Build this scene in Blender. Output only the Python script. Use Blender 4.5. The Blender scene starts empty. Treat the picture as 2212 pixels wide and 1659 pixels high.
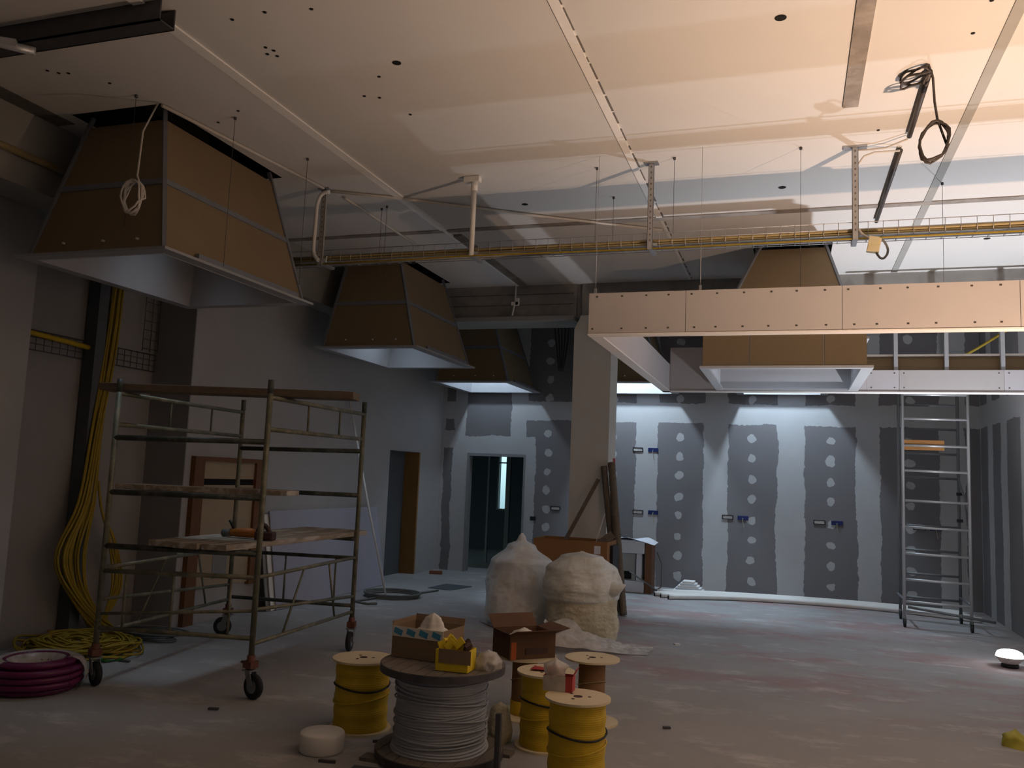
import bpy, bmesh, math, random
from mathutils import Vector, Matrix, noise
PI = math.pi
random.seed(7)
SC = bpy.context.scene
COL = SC.collection

# ------------------------------------------------------------------ camera
cam_d = bpy.data.cameras.new('camera')
cam = bpy.data.objects.new('camera', cam_d); COL.objects.link(cam)
F_PX, YAW, PITCH, ROLL = 1814.95, -0.323460, 0.110520, 0.0408235
cam_d.sensor_fit = 'HORIZONTAL'; cam_d.sensor_width = 36.0
cam_d.lens = F_PX / 2212 * 36.0
cam_d.clip_start = 0.05; cam_d.clip_end = 200
_fw = Vector((math.sin(YAW)*math.cos(PITCH), math.cos(YAW)*math.cos(PITCH), math.sin(PITCH)))
_rt = Vector((math.cos(YAW), -math.sin(YAW), 0)); _up = _rt.cross(_fw)
_r2 = math.cos(ROLL)*_rt + math.sin(ROLL)*_up; _u2 = -math.sin(ROLL)*_rt + math.cos(ROLL)*_up
_m = Matrix((_r2, _u2, -_fw)).transposed().to_4x4(); _m.translation = (0, 0, 1.7)
cam.matrix_world = _m
SC.camera = cam

# ------------------------------------------------------------------ colour management, world
vs = SC.view_settings
vs.view_transform = 'Standard'; vs.look = 'None'; vs.exposure = 0.0; vs.gamma = 1.0; vs.use_curve_mapping = False
w = bpy.data.worlds.new('sky'); SC.world = w; w.use_nodes = True
wn = w.node_tree; wn.nodes.clear()
_o = wn.nodes.new('ShaderNodeOutputWorld'); _b = wn.nodes.new('ShaderNodeBackground')
_tc = wn.nodes.new('ShaderNodeTexCoord'); _sx = wn.nodes.new('ShaderNodeSeparateXYZ'); _cr = wn.nodes.new('ShaderNodeValToRGB')
_cr.color_ramp.elements[0].position = 0.46; _cr.color_ramp.elements[0].color = (0.10, 0.22, 0.30, 1)
_cr.color_ramp.elements[1].position = 0.52; _cr.color_ramp.elements[1].color = (0.62, 0.95, 1.0, 1)
_mr = wn.nodes.new('ShaderNodeMapRange'); _mr.inputs['From Min'].default_value = -1
wn.links.new(_tc.outputs['Generated'], _sx.inputs[0]); wn.links.new(_sx.outputs['Z'], _mr.inputs['Value'])
wn.links.new(_mr.outputs[0], _cr.inputs[0]); wn.links.new(_cr.outputs[0], _b.inputs['Color']); wn.links.new(_b.outputs[0], _o.inputs[0])
_b.inputs['Strength'].default_value = 1.3

# ------------------------------------------------------------------ lights
def look_rot(d):
    return Vector(d).to_track_quat('-Z', 'Y').to_euler()
def spot(name, loc, d, energy, color, angle, blend, radius):
    l = bpy.data.lights.new(name, 'SPOT'); l.energy = energy; l.color = color
    l.spot_size = math.radians(angle); l.spot_blend = blend; l.shadow_soft_size = radius
    o = bpy.data.objects.new(name, l); COL.objects.link(o); o.location = loc; o.rotation_euler = look_rot(d); return o
def area(name, loc, d, energy, color, sx, sy):
    l = bpy.data.lights.new(name, 'AREA'); l.energy = energy; l.color = color
    l.shape = 'RECTANGLE'; l.size = sx; l.size_y = sy
    o = bpy.data.objects.new(name, l); COL.objects.link(o); o.location = loc; o.rotation_euler = look_rot(d); return o
spot('warm_work_light', (2.0, 4.9, 0.6), (-0.03, 0.05, 1.0), 830, (1.0, 0.675, 0.47), 142, 1.0, 0.04)
spot('cool_flood_light', (2.10, 9.90, 0.20), (-0.04, -0.06, 1.0), 680, (0.90, 0.92, 1.0), 126, 1.0, 0.05)
SKY = (0.66, 0.83, 1.0)
area('front_fill', (-1.7, -2.9, 1.8), (0, 1, 0.05), 3, (0.80, 0.86, 1.0), 6.0, 2.0)  # added soft fill behind the camera, no window there

# ------------------------------------------------------------------ materials
class NT:
    """tiny node expression helper"""
    def __init__(s, nt): s.nt = nt
    def n(s, t, **k):
        x = s.nt.nodes.new(t)
        for a, v in k.items(): setattr(x, a, v)
        return x
    def m(s, op, a, b=None, c=None):
        x = s.n('ShaderNodeMath', operation=op)
        for i, v in enumerate((a, b, c)):
            if v is None: continue
            if isinstance(v, (int, float)): x.inputs[i].default_value = v
            else: s.nt.links.new(v, x.inputs[i])
        return x.outputs[0]
    def noise(s, vec, scale, detail=3, rough=0.55):
        x = s.n('ShaderNodeTexNoise'); x.inputs['Scale'].default_value = scale
        x.inputs['Detail'].default_value = detail; x.inputs['Roughness'].default_value = rough
        if vec is not None: s.nt.links.new(vec, x.inputs['Vector'])
        return x.outputs['Fac']
    def mix(s, f, a, b):
        x = s.n('ShaderNodeMix', data_type='RGBA')
        for i, v in ((0, f), (6, a), (7, b)):
            if isinstance(v, (int, float)): x.inputs[i].default_value = v
            elif isinstance(v, tuple): x.inputs[i].default_value = (*v[:3], 1)
            else: s.nt.links.new(v, x.inputs[i])
        return x.outputs[2]
    def between(s, v, lo, hi):
        return s.m('MULTIPLY', s.m('GREATER_THAN', v, lo), s.m('LESS_THAN', v, hi))

def new_mat(name):
    m = bpy.data.materials.new(name); m.use_nodes = True
    nt = m.node_tree; b = nt.nodes['Principled BSDF']
    return m, NT(nt), b
MATS = {}
def mat(name, c, rough=0.7, scale=8.0, var=0.18, metal=0.0, bump=0.0, dirt=None, dirt_amt=0.0, stretch=None, alpha=None, spec=0.4):
    if name in MATS: return MATS[name]
    m, t, b = new_mat(name)
    tc = t.n('ShaderNodeTexCoord'); v = tc.outputs['Object']
    if stretch:
        mp = t.n('ShaderNodeMapping'); mp.inputs['Scale'].default_value = stretch; t.nt.links.new(v, mp.inputs[0]); v = mp.outputs[0]
    n = t.noise(v, scale, 4)
    k0 = tuple(max(0, x*(1-var)) for x in c); k1 = tuple(min(1, x*(1+var)) for x in c)
    col = t.mix(n, k0, k1)
    if dirt:
        n2 = t.noise(v, scale*0.37+1.3, 5, 0.65)
        f = t.m('MULTIPLY', t.m('SMOOTH_MIN', 1.0, t.m('MAXIMUM', 0.0, t.m('MULTIPLY', t.m('SUBTRACT', n2, 0.47), 6.0)), 0.1), dirt_amt)
        col = t.mix(f, col, dirt)
    t.nt.links.new(col, b.inputs['Base Color'])
    b.inputs['Roughness'].default_value = rough; b.inputs['Metallic'].default_value = metal
    b.inputs['Specular IOR Level'].default_value = spec
    if bump:
        bp = t.n('ShaderNodeBump'); bp.inputs['Strength'].default_value = bump; bp.inputs['Distance'].default_value = 0.02
        t.nt.links.new(t.noise(v, scale*3, 4), bp.inputs['Height']); t.nt.links.new(bp.outputs[0], b.inputs['Normal'])
    if alpha is not None: b.inputs['Alpha'].default_value = alpha
    MATS[name] = m
    return m

M_plaster = mat('plaster_wall', (0.42, 0.415, 0.41), 0.9, 2.0, 0.10, bump=0.08, dirt=(0.42, 0.42, 0.42), dirt_amt=0.4)
M_plaster_grey = mat('grey_render', (0.27, 0.27, 0.27), 0.9, 3.0, 0.12)
M_recess = mat('recess_shade_plaster', (0.33, 0.315, 0.305), 0.9, 2.0, 0.12, bump=0.08)  # shade of the recess put into a darker plaster colour
M_ceil = mat('painted_ceiling', (0.68, 0.67, 0.645), 0.85, 1.2, 0.06, bump=0.05)
M_joint = mat('joint_filler', (0.86, 0.85, 0.82), 0.85, 9, 0.06, bump=0.1)
M_jointdark = mat('open_joint', (0.16, 0.15, 0.14), 0.9, 25, 0.5)
M_concrete = mat('raw_concrete', (0.33, 0.32, 0.30), 0.9, 3.0, 0.2, bump=0.2, dirt=(0.16, 0.15, 0.14), dirt_amt=0.5)
M_concrete_strip = mat('stained_concrete', (0.26, 0.235, 0.21), 0.9, 7.0, 0.35, bump=0.2, dirt=(0.42, 0.39, 0.36), dirt_amt=0.6)
M_beam = mat('beam_concrete', (0.36, 0.36, 0.34), 0.9, 2.0, 0.16, bump=0.15)
M_column = mat('column_plaster', (0.72, 0.70, 0.64), 0.9, 4.0, 0.06, bump=0.1)
M_black = mat('black_void', (0.008, 0.008, 0.008), 0.9)
M_brown = mat('cardboard_liner', (0.235, 0.172, 0.098), 0.75, 3.0, 0.10)
M_liner = mat('white_lining', (0.52, 0.52, 0.54), 0.8, 4.0, 0.05)
M_steel = mat('galvanised_steel', (0.46, 0.47, 0.49), 0.42, 18, 0.2, metal=0.75)
M_steel_dk = mat('dark_steel', (0.10, 0.10, 0.11), 0.5, 12, 0.3, metal=0.5)
M_board = mat('plasterboard_face', (0.47, 0.45, 0.445), 0.85, 6.0, 0.04)
M_board_w = mat('plasterboard_white', (0.52, 0.505, 0.525), 0.85, 6.0, 0.04)
M_board_lav = mat('plasterboard_grey_blue', (0.40, 0.40, 0.47), 0.85, 5.0, 0.05)
M_rim = mat('grey_metal_rim', (0.34, 0.35, 0.37), 0.6, 12, 0.1)
M_hoodrail = mat('blue_grey_rail', (0.19, 0.205, 0.235), 0.6, 12, 0.15)
M_edge = mat('gypsum_edge', (0.78, 0.76, 0.73), 0.9, 30, 0.06)
M_screw = mat('screw_head', (0.10, 0.09, 0.08), 0.5, 10, 0.2, metal=0.6)
M_scaf = mat('worn_scaffold_paint', (0.155, 0.16, 0.115), 0.5, 14, 0.35, metal=0.25, dirt=(0.40, 0.36, 0.25), dirt_amt=0.5)
M_scaf_dk = mat('dark_green_scaffold_tube', (0.06, 0.07, 0.06), 0.5, 14, 0.35, metal=0.25, dirt=(0.3, 0.3, 0.26), dirt_amt=0.35)
M_rust = mat('rusty_red_iron', (0.17, 0.07, 0.05), 0.7, 20, 0.4, metal=0.2)
M_rubber = mat('black_rubber', (0.018, 0.02, 0.024), 0.7, 20, 0.2)
M_wheelhub = mat('wheel_hub', (0.22, 0.24, 0.26), 0.5, 20, 0.2, metal=0.3)
M_plank = mat('weathered_plank', (0.30, 0.25, 0.19), 0.85, 4, 0.3, bump=0.2, dirt=(0.60, 0.57, 0.52), dirt_amt=0.7, stretch=(6, 1, 6))
M_plank_dk = mat('dark_plank', (0.155, 0.12, 0.088), 0.85, 4, 0.3, bump=0.2, stretch=(1, 6, 6))
M_plank_or = mat('orange_plank', (0.42, 0.20, 0.06), 0.7, 5, 0.3, bump=0.1, stretch=(1, 6, 6))
M_wood = mat('pale_wood', (0.70, 0.61, 0.42), 0.7, 5, 0.15, bump=0.05)
M_drumwood = mat('grey_drum_wood', (0.18, 0.158, 0.138), 0.8, 6, 0.35, bump=0.2, stretch=(1, 7, 1))
M_doorwood = mat('brown_door_wood', (0.17, 0.075, 0.03), 0.6, 5, 0.25, stretch=(6, 6, 1))
M_doorpanel = mat('beige_panel', (0.42, 0.33, 0.22), 0.7, 3, 0.1)
M_dooredge = mat('ochre_wood_jamb', (0.30, 0.16, 0.05), 0.7, 5, 0.2)
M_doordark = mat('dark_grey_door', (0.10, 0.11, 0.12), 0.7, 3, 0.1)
M_yel = mat('yellow_cable', (0.62, 0.43, 0.02), 0.55, 20, 0.2)
M_yeldull = mat('dull_yellow_cable', (0.36, 0.25, 0.02), 0.6, 14, 0.3)
M_yeltray = mat('dusty_yellow_cable', (0.36, 0.29, 0.14), 0.5, 20, 0.25)
M_greycab = mat('grey_cable', (0.41, 0.44, 0.48), 0.5, 25, 0.12)
M_whitecab = mat('white_cable', (0.62, 0.58, 0.52), 0.5, 20, 0.1)
M_darkcab = mat('dark_cable', (0.06, 0.05, 0.045), 0.5, 20, 0.2)
M_browncore = mat('brown_spool_core', (0.25, 0.14, 0.07), 0.8, 8, 0.15)
M_cream = mat('cream_insulation', (0.66, 0.62, 0.47), 0.7, 9, 0.14, bump=0.7, dirt=(0.42, 0.36, 0.23), dirt_amt=0.6)
M_bag = mat('clear_plastic_over_wool', (0.80, 0.82, 0.83), 0.3, 7, 0.10, bump=0.35, dirt=(0.60, 0.55, 0.46), dirt_amt=0.55)
M_bag2 = mat('plastic_over_cream_wool', (0.80, 0.80, 0.74), 0.3, 7, 0.12, bump=0.4, dirt=(0.56, 0.51, 0.37), dirt_amt=0.55)
M_white = mat('white_plastic', (0.78, 0.77, 0.73), 0.5, 10, 0.06)
M_styro = mat('polystyrene', (0.66, 0.67, 0.70), 0.8, 60, 0.05)
M_card = mat('corrugated_cardboard', (0.25, 0.175, 0.11), 0.8, 6, 0.1)
M_card_dk = mat('printed_cardboard', (0.13, 0.07, 0.042), 0.8, 6, 0.12)
M_carton = mat('orange_brown_carton', (0.33, 0.16, 0.06), 0.7, 3, 0.1)
M_yellowcard = mat('yellow_card', (0.78, 0.60, 0.03), 0.6, 10, 0.1)
M_blueprint = mat('blue_print', (0.07, 0.33, 0.55), 0.6, 10, 0.1)
M_redprint = mat('red_print', (0.42, 0.05, 0.05), 0.6, 10, 0.15)
M_orangeprint = mat('orange_print', (0.50, 0.12, 0.03), 0.6, 10, 0.15)
M_pink = mat('magenta_pipe', (0.13, 0.015, 0.075), 0.35, 8, 0.3)
M_green = mat('green_cable', (0.04, 0.22, 0.04), 0.6, 20, 0.2)
M_blackpl = mat('black_plastic', (0.015, 0.015, 0.02), 0.5, 20, 0.2)
M_navy = mat('navy_blue_plastic', (0.012, 0.025, 0.12), 0.5, 20, 0.2)
M_hose = mat('grey_hose', (0.16, 0.17, 0.16), 0.6, 20, 0.2)
M_alu = mat('aluminium', (0.62, 0.63, 0.64), 0.4, 20, 0.08, metal=0.5)
M_alu_dk = mat('dull_aluminium', (0.20, 0.21, 0.22), 0.5, 20, 0.1, metal=0.3)
M_pipebrown = mat('brown_lagging', (0.17, 0.135, 0.10), 0.8, 30, 0.25, bump=0.4)
M_boxcream = mat('cream_box_plastic', (0.58, 0.52, 0.33), 0.5, 10, 0.08)
M_tool = mat('orange_tool_plastic', (0.50, 0.17, 0.03), 0.5, 15, 0.2)
M_tool_dk = mat('brown_tool', (0.07, 0.035, 0.03), 0.6, 15, 0.2)
M_paper = mat('white_paper', (0.78, 0.80, 0.86), 0.7, 10, 0.04)
M_hatch = mat('dark_hatch', (0.07, 0.085, 0.10), 0.6, 12, 0.15)
M_brick = mat('brick_red', (0.30, 0.13, 0.08), 0.9, 10, 0.2)

def film_mat():
    m, t, b = new_mat('clear_film')
    tc = t.n('ShaderNodeTexCoord')
    n = t.noise(tc.outputs['Object'], 14, 4)
    b.inputs['Base Color'].default_value = (0.72, 0.70, 0.66, 1); b.inputs['Roughness'].default_value = 0.25
    t.nt.links.new(t.m('ADD', t.m('MULTIPLY', n, 0.7), 0.28), b.inputs['Alpha'])
    return m
M_film = film_mat()

def floor_mat():
    m, t, b = new_mat('dusty_concrete_floor')
    tc = t.n('ShaderNodeTexCoord'); v = tc.outputs['Object']
    mp = t.n('ShaderNodeMapping'); mp.inputs['Scale'].default_value = (0.7, 1.3, 1); t.nt.links.new(v, mp.inputs[0])
    c = t.mix(t.noise(v, 1.1, 5, 0.6), (0.26, 0.26, 0.26), (0.42, 0.42, 0.42))
    c = t.mix(t.m('MULTIPLY', t.noise(v, 16, 5, 0.7), 0.5), c, (0.30, 0.29, 0.28))
    # reddish old-tile stains and pale dust
    red = t.m('MULTIPLY', t.m('MINIMUM', 1.0, t.m('MAXIMUM', 0.0, t.m('MULTIPLY', t.m('SUBTRACT', t.noise(mp.outputs[0], 0.9, 6, 0.70), 0.475), 7.0))), 0.75)
    sx = t.n('ShaderNodeSeparateXYZ'); t.nt.links.new(v, sx.inputs[0])
    zone = t.m('MULTIPLY', t.m('SMOOTH_MIN', 1.0, t.m('MAXIMUM', 0.0, t.m('MULTIPLY', t.m('SUBTRACT', sx.outputs['Y'], 6.6), 0.6)), 0.2),
               t.m('MINIMUM', 1.0, t.m('MAXIMUM', 0.0, t.m('MULTIPLY', t.m('ADD', sx.outputs['X'], 4.4), 0.7))))
    c = t.mix(t.m('MULTIPLY', red, zone), c, (0.33, 0.20, 0.19))
    dust = t.m('MULTIPLY', t.m('MINIMUM', 1.0, t.m('MAXIMUM', 0.0, t.m('MULTIPLY', t.m('SUBTRACT', t.noise(mp.outputs[0], 2.1, 6, 0.72), 0.54), 6.0))), 0.6)
    c = t.mix(dust, c, (0.62, 0.61, 0.60))
    t.nt.links.new(c, b.inputs['Base Color']); b.inputs['Roughness'].default_value = 0.88
    bp = t.n('ShaderNodeBump'); bp.inputs['Strength'].default_value = 0.15; bp.inputs['Distance'].default_value = 0.01
    t.nt.links.new(t.noise(v, 30, 4), bp.inputs['Height']); t.nt.links.new(bp.outputs[0], b.inputs['Normal'])
    return m
M_floor = floor_mat()

WHITE_P, GREY_P = (0.50, 0.50, 0.50), (0.205, 0.195, 0.20)
def drywall_mat(name, axis, strips, dots, blocks=(), zlo=2.715, zhi=3.05, dz=0.325, z0=0.20):
    """taped plasterboard: grey boards, white filler along the joints and dabs over the screws"""
    m, t, b = new_mat(name)
    tc = t.n('ShaderNodeTexCoord'); v = tc.outputs['Object']
    sp = t.n('ShaderNodeSeparateXYZ'); t.nt.links.new(v, sp.inputs[0])
    jx = t.m('ADD', t.m('MULTIPLY', t.m('SUBTRACT', t.noise(v, 1.4, 2), 0.5), 0.14), t.m('MULTIPLY', t.m('SUBTRACT', t.noise(v, 14, 3), 0.5), 0.06))
    vm = t.n('ShaderNodeVectorMath', operation='ADD'); vm.inputs[1].default_value = (7.3, 3.1, 5.7); t.nt.links.new(v, vm.inputs[0])
    jz = t.m('ADD', t.m('MULTIPLY', t.m('SUBTRACT', t.noise(vm.outputs[0], 2.0, 2), 0.5), 0.09), t.m('MULTIPLY', t.m('SUBTRACT', t.noise(vm.outputs[0], 18, 3), 0.5), 0.05))
    X = t.m('ADD', sp.outputs[axis], jx); Z = t.m('ADD', sp.outputs['Z'], jz)
    zok = t.m('MAXIMUM', t.m('LESS_THAN', Z, zlo), t.m('GREATER_THAN', Z, zhi))
    g = None
    for a, c in strips:
        k = t.between(X, a, c); g = k if g is None else t.m('MAXIMUM', g, k)
    g = t.m('MULTIPLY', g, zok)
    for (a, c, e, f, val) in blocks:
        k = t.m('MULTIPLY', t.between(X, a, c), t.between(Z, e, f))
        g = t.m('MAXIMUM', g, k) if val else t.m('MULTIPLY', g, t.m('SUBTRACT', 1.0, k))
    # dabs
    zi = t.m('DIVIDE', t.m('SUBTRACT', sp.outputs['Z'], z0 - dz/2), dz)
    zf = t.m('MULTIPLY', t.m('SUBTRACT', t.m('FRACT', zi), 0.5), dz)
    wob = t.m('MULTIPLY', t.m('SUBTRACT', t.noise(v, 9, 2), 0.5), 0.09)
    zf = t.m('ADD', zf, t.m('MULTIPLY', t.m('SUBTRACT', t.noise(vm.outputs[0], 3.1, 1), 0.5), 0.09))
    d = None
    for xc in dots:
        dx = t.m('SUBTRACT', sp.outputs[axis], xc)
        dx = t.m('ADD', dx, t.m('MULTIPLY', t.m('SUBTRACT', t.noise(v, 2.7, 1), 0.5), 0.06))
        r = t.m('SQRT', t.m('ADD', t.m('MULTIPLY', dx, dx), t.m('MULTIPLY', zf, zf)))
        k = t.m('LESS_THAN', t.m('ADD', r, wob), 0.066); d = k if d is None else t.m('MAXIMUM', d, k)
    g = t.m('MULTIPLY', g, t.m('SUBTRACT', 1.0, d))
    wh = t.mix(t.noise(v, 3, 4), tuple(x*0.9 for x in WHITE_P), tuple(x*1.06 for x in WHITE_P))
    gr = t.mix(t.noise(v, 2, 3), tuple(x*0.92 for x in GREY_P), tuple(x*1.08 for x in GREY_P))
    t.nt.links.new(t.mix(g, wh, gr), b.inputs['Base Color']); b.inputs['Roughness'].default_value = 0.9
    return m
M_back = drywall_mat('taped_drywall_back', 'X',
    [(-6.03, -5.86), (-4.45, -3.62), (-3.25, -2.51), (-2.14, -1.38), (-0.99, -0.22), (0.20, 0.97), (1.31, 2.14), (2.5, 2.9)],
    [-4.06, -2.9, -1.78, -0.61, 0.585, 1.73],
    blocks=[(-4.30, -3.0, 2.0, 2.3, True), (-5.62, -4.76, 2.42, 4.6, True), (-6.2, -5.62, 2.2, 2.5, False), (-5.7, -4.28, 0.0, 2.42, False)])
M_right = drywall_mat('taped_drywall_right', 'Y',
    [(13.75, 14.2), (12.95, 13.42), (11.9, 12.6), (10.7, 11.45), (9.4, 10.2), (8.1, 8.9), (6.8, 7.6), (5.5, 6.3)], [11.07, 9.8])

# ------------------------------------------------------------------ mesh builder
ROOT = {}
class MB:
    def __init__(s): s.bm = bmesh.new(); s.mi = 0
    def _faces(s, vs, fs, smooth=False):
        bv = [s.bm.verts.new(v) for v in vs]
        for f in fs:
            try:
                q = s.bm.faces.new([bv[i] for i in f]); q.material_index = s.mi; q.smooth = smooth
            except ValueError: pass
        return bv
    def hexa(s, p):   # 8 points: bottom 4 (ccw), top 4
        s._faces(p, [(3,2,1,0), (4,5,6,7), (0,1,5,4), (1,2,6,5), (2,3,7,6), (3,0,4,7)]); return s
    def box(s, lo, hi):
        a, b = lo, hi
        return s.hexa([(a[0],a[1],a[2]), (b[0],a[1],a[2]), (b[0],b[1],a[2]), (a[0],b[1],a[2]),
                       (a[0],a[1],b[2]), (b[0],a[1],b[2]), (b[0],b[1],b[2]), (a[0],b[1],b[2])])
    def obox(s, c, size, rot=(0,0,0)):
        from mathutils import Euler
        R = Euler(rot).to_matrix(); c = Vector(c); h = [x/2 for x in size]
        P = [(-1,-1,-1),(1,-1,-1),(1,1,-1),(-1,1,-1),(-1,-1,1),(1,-1,1),(1,1,1),(-1,1,1)]
        return s.hexa([c + R @ Vector((p[0]*h[0], p[1]*h[1], p[2]*h[2])) for p in P])
    def bar(s, p0, p1, wd, ht, up=(0,0,1)):
        p0, p1 = Vector(p0), Vector(p1); d = (p1-p0).normalized(); up = Vector(up)
        if abs(d.dot(up)) > 0.98: up = Vector((1,0,0))
        x = d.cross(up).normalized(); y = x.cross(d).normalized()
        q = []
        for p in (p0, p1):
            q += [p - x*wd/2 - y*ht/2, p + x*wd/2 - y*ht/2, p + x*wd/2 + y*ht/2, p - x*wd/2 + y*ht/2]
        return s.hexa(q)
    def plate(s, pts, th):   # 4 pts, extruded by th along the normal
        p = [Vector(q) for q in pts]; n = (p[1]-p[0]).cross(p[3]-p[0]).normalized()*th
        return s.hexa(p + [q+n for q in p])
    def tube(s, pts, r, seg=8, cap=True):
        pts = [Vector(p) for p in pts]; rs = r if isinstance(r, (list, tuple)) else [r]*len(pts)
        rings = []; prev = None
        for i, p in enumerate(pts):
            d = (pts[min(i+1, len(pts)-1)] - pts[max(i-1, 0)])
            d = d.normalized() if d.length > 1e-9 else Vector((0,0,1))
            if prev is None:
                u = d.cross(Vector((0,0,1)));
                if u.length < 1e-3: u = d.cross(Vector((1,0,0)))
                u.normalize()
            else:
                u = prev - d*prev.dot(d); u.normalize()
            prev = u; v = d.cross(u)
            rings.append([s.bm.verts.new(p + (u*math.cos(2*PI*k/seg) + v*math.sin(2*PI*k/seg))*rs[i]) for k in range(seg)])
        for a, b in zip(rings, rings[1:]):
            for k in range(seg):
                f = s.bm.faces.new((a[k], a[(k+1)%seg], b[(k+1)%seg], b[k])); f.smooth = True; f.material_index = s.mi
        if cap:
            for rg in (rings[0][::-1], rings[-1]):
                f = s.bm.faces.new(rg); f.material_index = s.mi
        return s
    def cyl(s, p0, p1, r, seg=16): return s.tube([p0, p1], r, seg)
    def lathe(s, prof, c=(0,0,0), seg=32, smooth=True, jit=None):
        rings = []
        for i, (r, z) in enumerate(prof):
            ring = []
            for k in range(seg):
                a = 2*PI*k/seg; dz = jit(i, a) if jit else 0
                ring.append(s.bm.verts.new((c[0]+r*math.cos(a), c[1]+r*math.sin(a), c[2]+z+dz)))
            rings.append(ring)
        for a, b in zip(rings, rings[1:]):
            for k in range(seg):
                f = s.bm.faces.new((a[k], a[(k+1)%seg], b[(k+1)%seg], b[k])); f.smooth = smooth; f.material_index = s.mi
        for rg, rr in ((rings[0][::-1], prof[0][0]), (rings[-1], prof[-1][0])):
            if rr > 1e-6:
                f = s.bm.faces.new(rg); f.material_index = s.mi
        return s
    def torus(s, c, R, r, seg=40, ring=10, tilt=None):
        M = tilt or Matrix.Identity(3)
        pts = [Vector(c) + M @ Vector((R*math.cos(2*PI*k/seg), R*math.sin(2*PI*k/seg), 0)) for k in range(seg+1)]
        return s.tube(pts, r, ring, cap=False)
    def grid(s, fn, nu, nv, smooth=True):
        g = [[s.bm.verts.new(fn(i/(nu-1), j/(nv-1))) for j in range(nv)] for i in range(nu)]
        for i in range(nu-1):
            for j in range(nv-1):
                f = s.bm.faces.new((g[i][j], g[i+1][j], g[i+1][j+1], g[i][j+1])); f.smooth = smooth; f.material_index = s.mi
        return s
    def build(s, name, mats, parent=None, bevel=0.0):
        bm = s.bm
        bmesh.ops.remove_doubles(bm, verts=bm.verts, dist=1e-6)
        bmesh.ops.recalc_face_normals(bm, faces=bm.faces)
        root = None
        if parent is not None: root = ROOT.get(parent.name, parent); off = Vector(root.location); bmesh.ops.translate(bm, verts=bm.verts, vec=-off)
        me = bpy.data.meshes.new(name); bm.to_mesh(me); bm.free()
        for m in (mats if isinstance(mats, (list, tuple)) else [mats]): me.materials.append(m)
        o = bpy.data.objects.new(name, me); COL.objects.link(o)
        if parent is not None: o.parent = parent; ROOT[o.name] = root
        if bevel:
            b = o.modifiers.new('bevel', 'BEVEL'); b.width = bevel; b.segments = 2; b.limit_method = 'ANGLE'
        return o
def origin(o):
    """put a one-mesh thing's origin at the middle of its base"""
    vs_ = [v.co.copy() for v in o.data.vertices]
    lo = Vector([min(v[i] for v in vs_) for i in range(3)]); hi = Vector([max(v[i] for v in vs_) for i in range(3)])
    c = Vector(((lo.x+hi.x)/2, (lo.y+hi.y)/2, lo.z))
    o.data.transform(Matrix.Translation(-c)); o.location = c
    return o
def tag(o, label, cat, group=None, kind=None):
    o['label'] = label; o['category'] = cat
    if group: o['group'] = group
    if kind: o['kind'] = kind
    return o
def single(mb, name, mats, label, cat, group=None, kind=None, bevel=0.0):
    return tag(origin(mb.build(name, mats, None, bevel)), label, cat, group, kind)
def thing(name, loc, label, cat, group=None, kind=None):
    o = bpy.data.objects.new(name, None); COL.objects.link(o); o.location = loc; o.empty_display_size = 0.1
    return tag(o, label, cat, group, kind)
def struct(mb, name, mats, parent=None, bevel=0.0):
    o = mb.build(name, mats, parent, bevel)
    if parent is None: o['kind'] = 'structure'
    return o
def dup(o, parent=None):
    c = o.copy(); COL.objects.link(c)
    if parent is not None: c.parent = parent
    for ch in list(o.children): dup(ch, c)
    return c

H = 4.45
YB = 14.25
XL, XR = -6.1, 2.7

# ------------------------------------------------------------------ structure: shell
struct(MB().box((-8.2, -3.2, -0.2), (XR+0.2, 19.2, 0)), 'floor', M_floor)

# hood openings in the ceiling (x0,x1,y0,y1)
HOLES = [(-5.50, -4.62, 5.0, 6.64), (-5.56, -4.68, 9.32, 10.98), (-5.52, -4.64, 12.75, 14.20),
         (-0.43, 0.43, 9.60, 10.95), (-2.92, -2.06, 12.75, 14.20), (-0.56, 0.30, 12.75, 14.20)]
xs = sorted({-7.2, XR+0.2} | {h[0] for h in HOLES} | {h[1] for h in HOLES})
ys = sorted({-3.2, YB+0.2} | {h[2] for h in HOLES} | {h[3] for h in HOLES})
mb = MB()
for a, b in zip(ys, ys[1:]):
    run = None
    for c, d in zip(xs, xs[1:]):
        hole = any(h[0]-1e-6 <= c and d <= h[1]+1e-6 and h[2]-1e-6 <= a and b <= h[3]+1e-6 for h in HOLES)
        if hole:
            if run is not None: mb.box((run, a, H), (c, b, H+0.25)); run = None
        elif run is None: run = c
    if run is not None: mb.box((run, a, H), (xs[-1], b, H+0.25))
struct(mb, 'ceiling', M_ceil)
mb = MB()
for x0, x1, y0, y1 in HOLES:   # unseen black shafts and caps, added to keep the gaps round the hoods dark
    mb.box((x0-0.05, y0-0.05, H+0.25), (x0, y1+0.05, H+0.8)); mb.box((x1, y0-0.05, H+0.25), (x1+0.05, y1+0.05, H+0.8))
    mb.box((x0, y0-0.05, H+0.25), (x1, y0, H+0.8)); mb.box((x0, y1, H+0.25), (x1, y1+0.05, H+0.8))
    mb.box((x0-0.05, y0-0.05, H+0.8), (x1+0.05, y1+0.05, H+0.85))
    for q in (((x0, y0, H), (x0+0.004, y1, H+0.25)), ((x1-0.004, y0, H), (x1, y1, H+0.25)), ((x0, y0, H), (x1, y0+0.004, H+0.25)), ((x0, y1-0.004, H), (x1, y1, H+0.25))): mb.box(*q)  # black liner: shade inside the openings put into colour
struct(mb, 'shaft_blackout', M_black)
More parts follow.
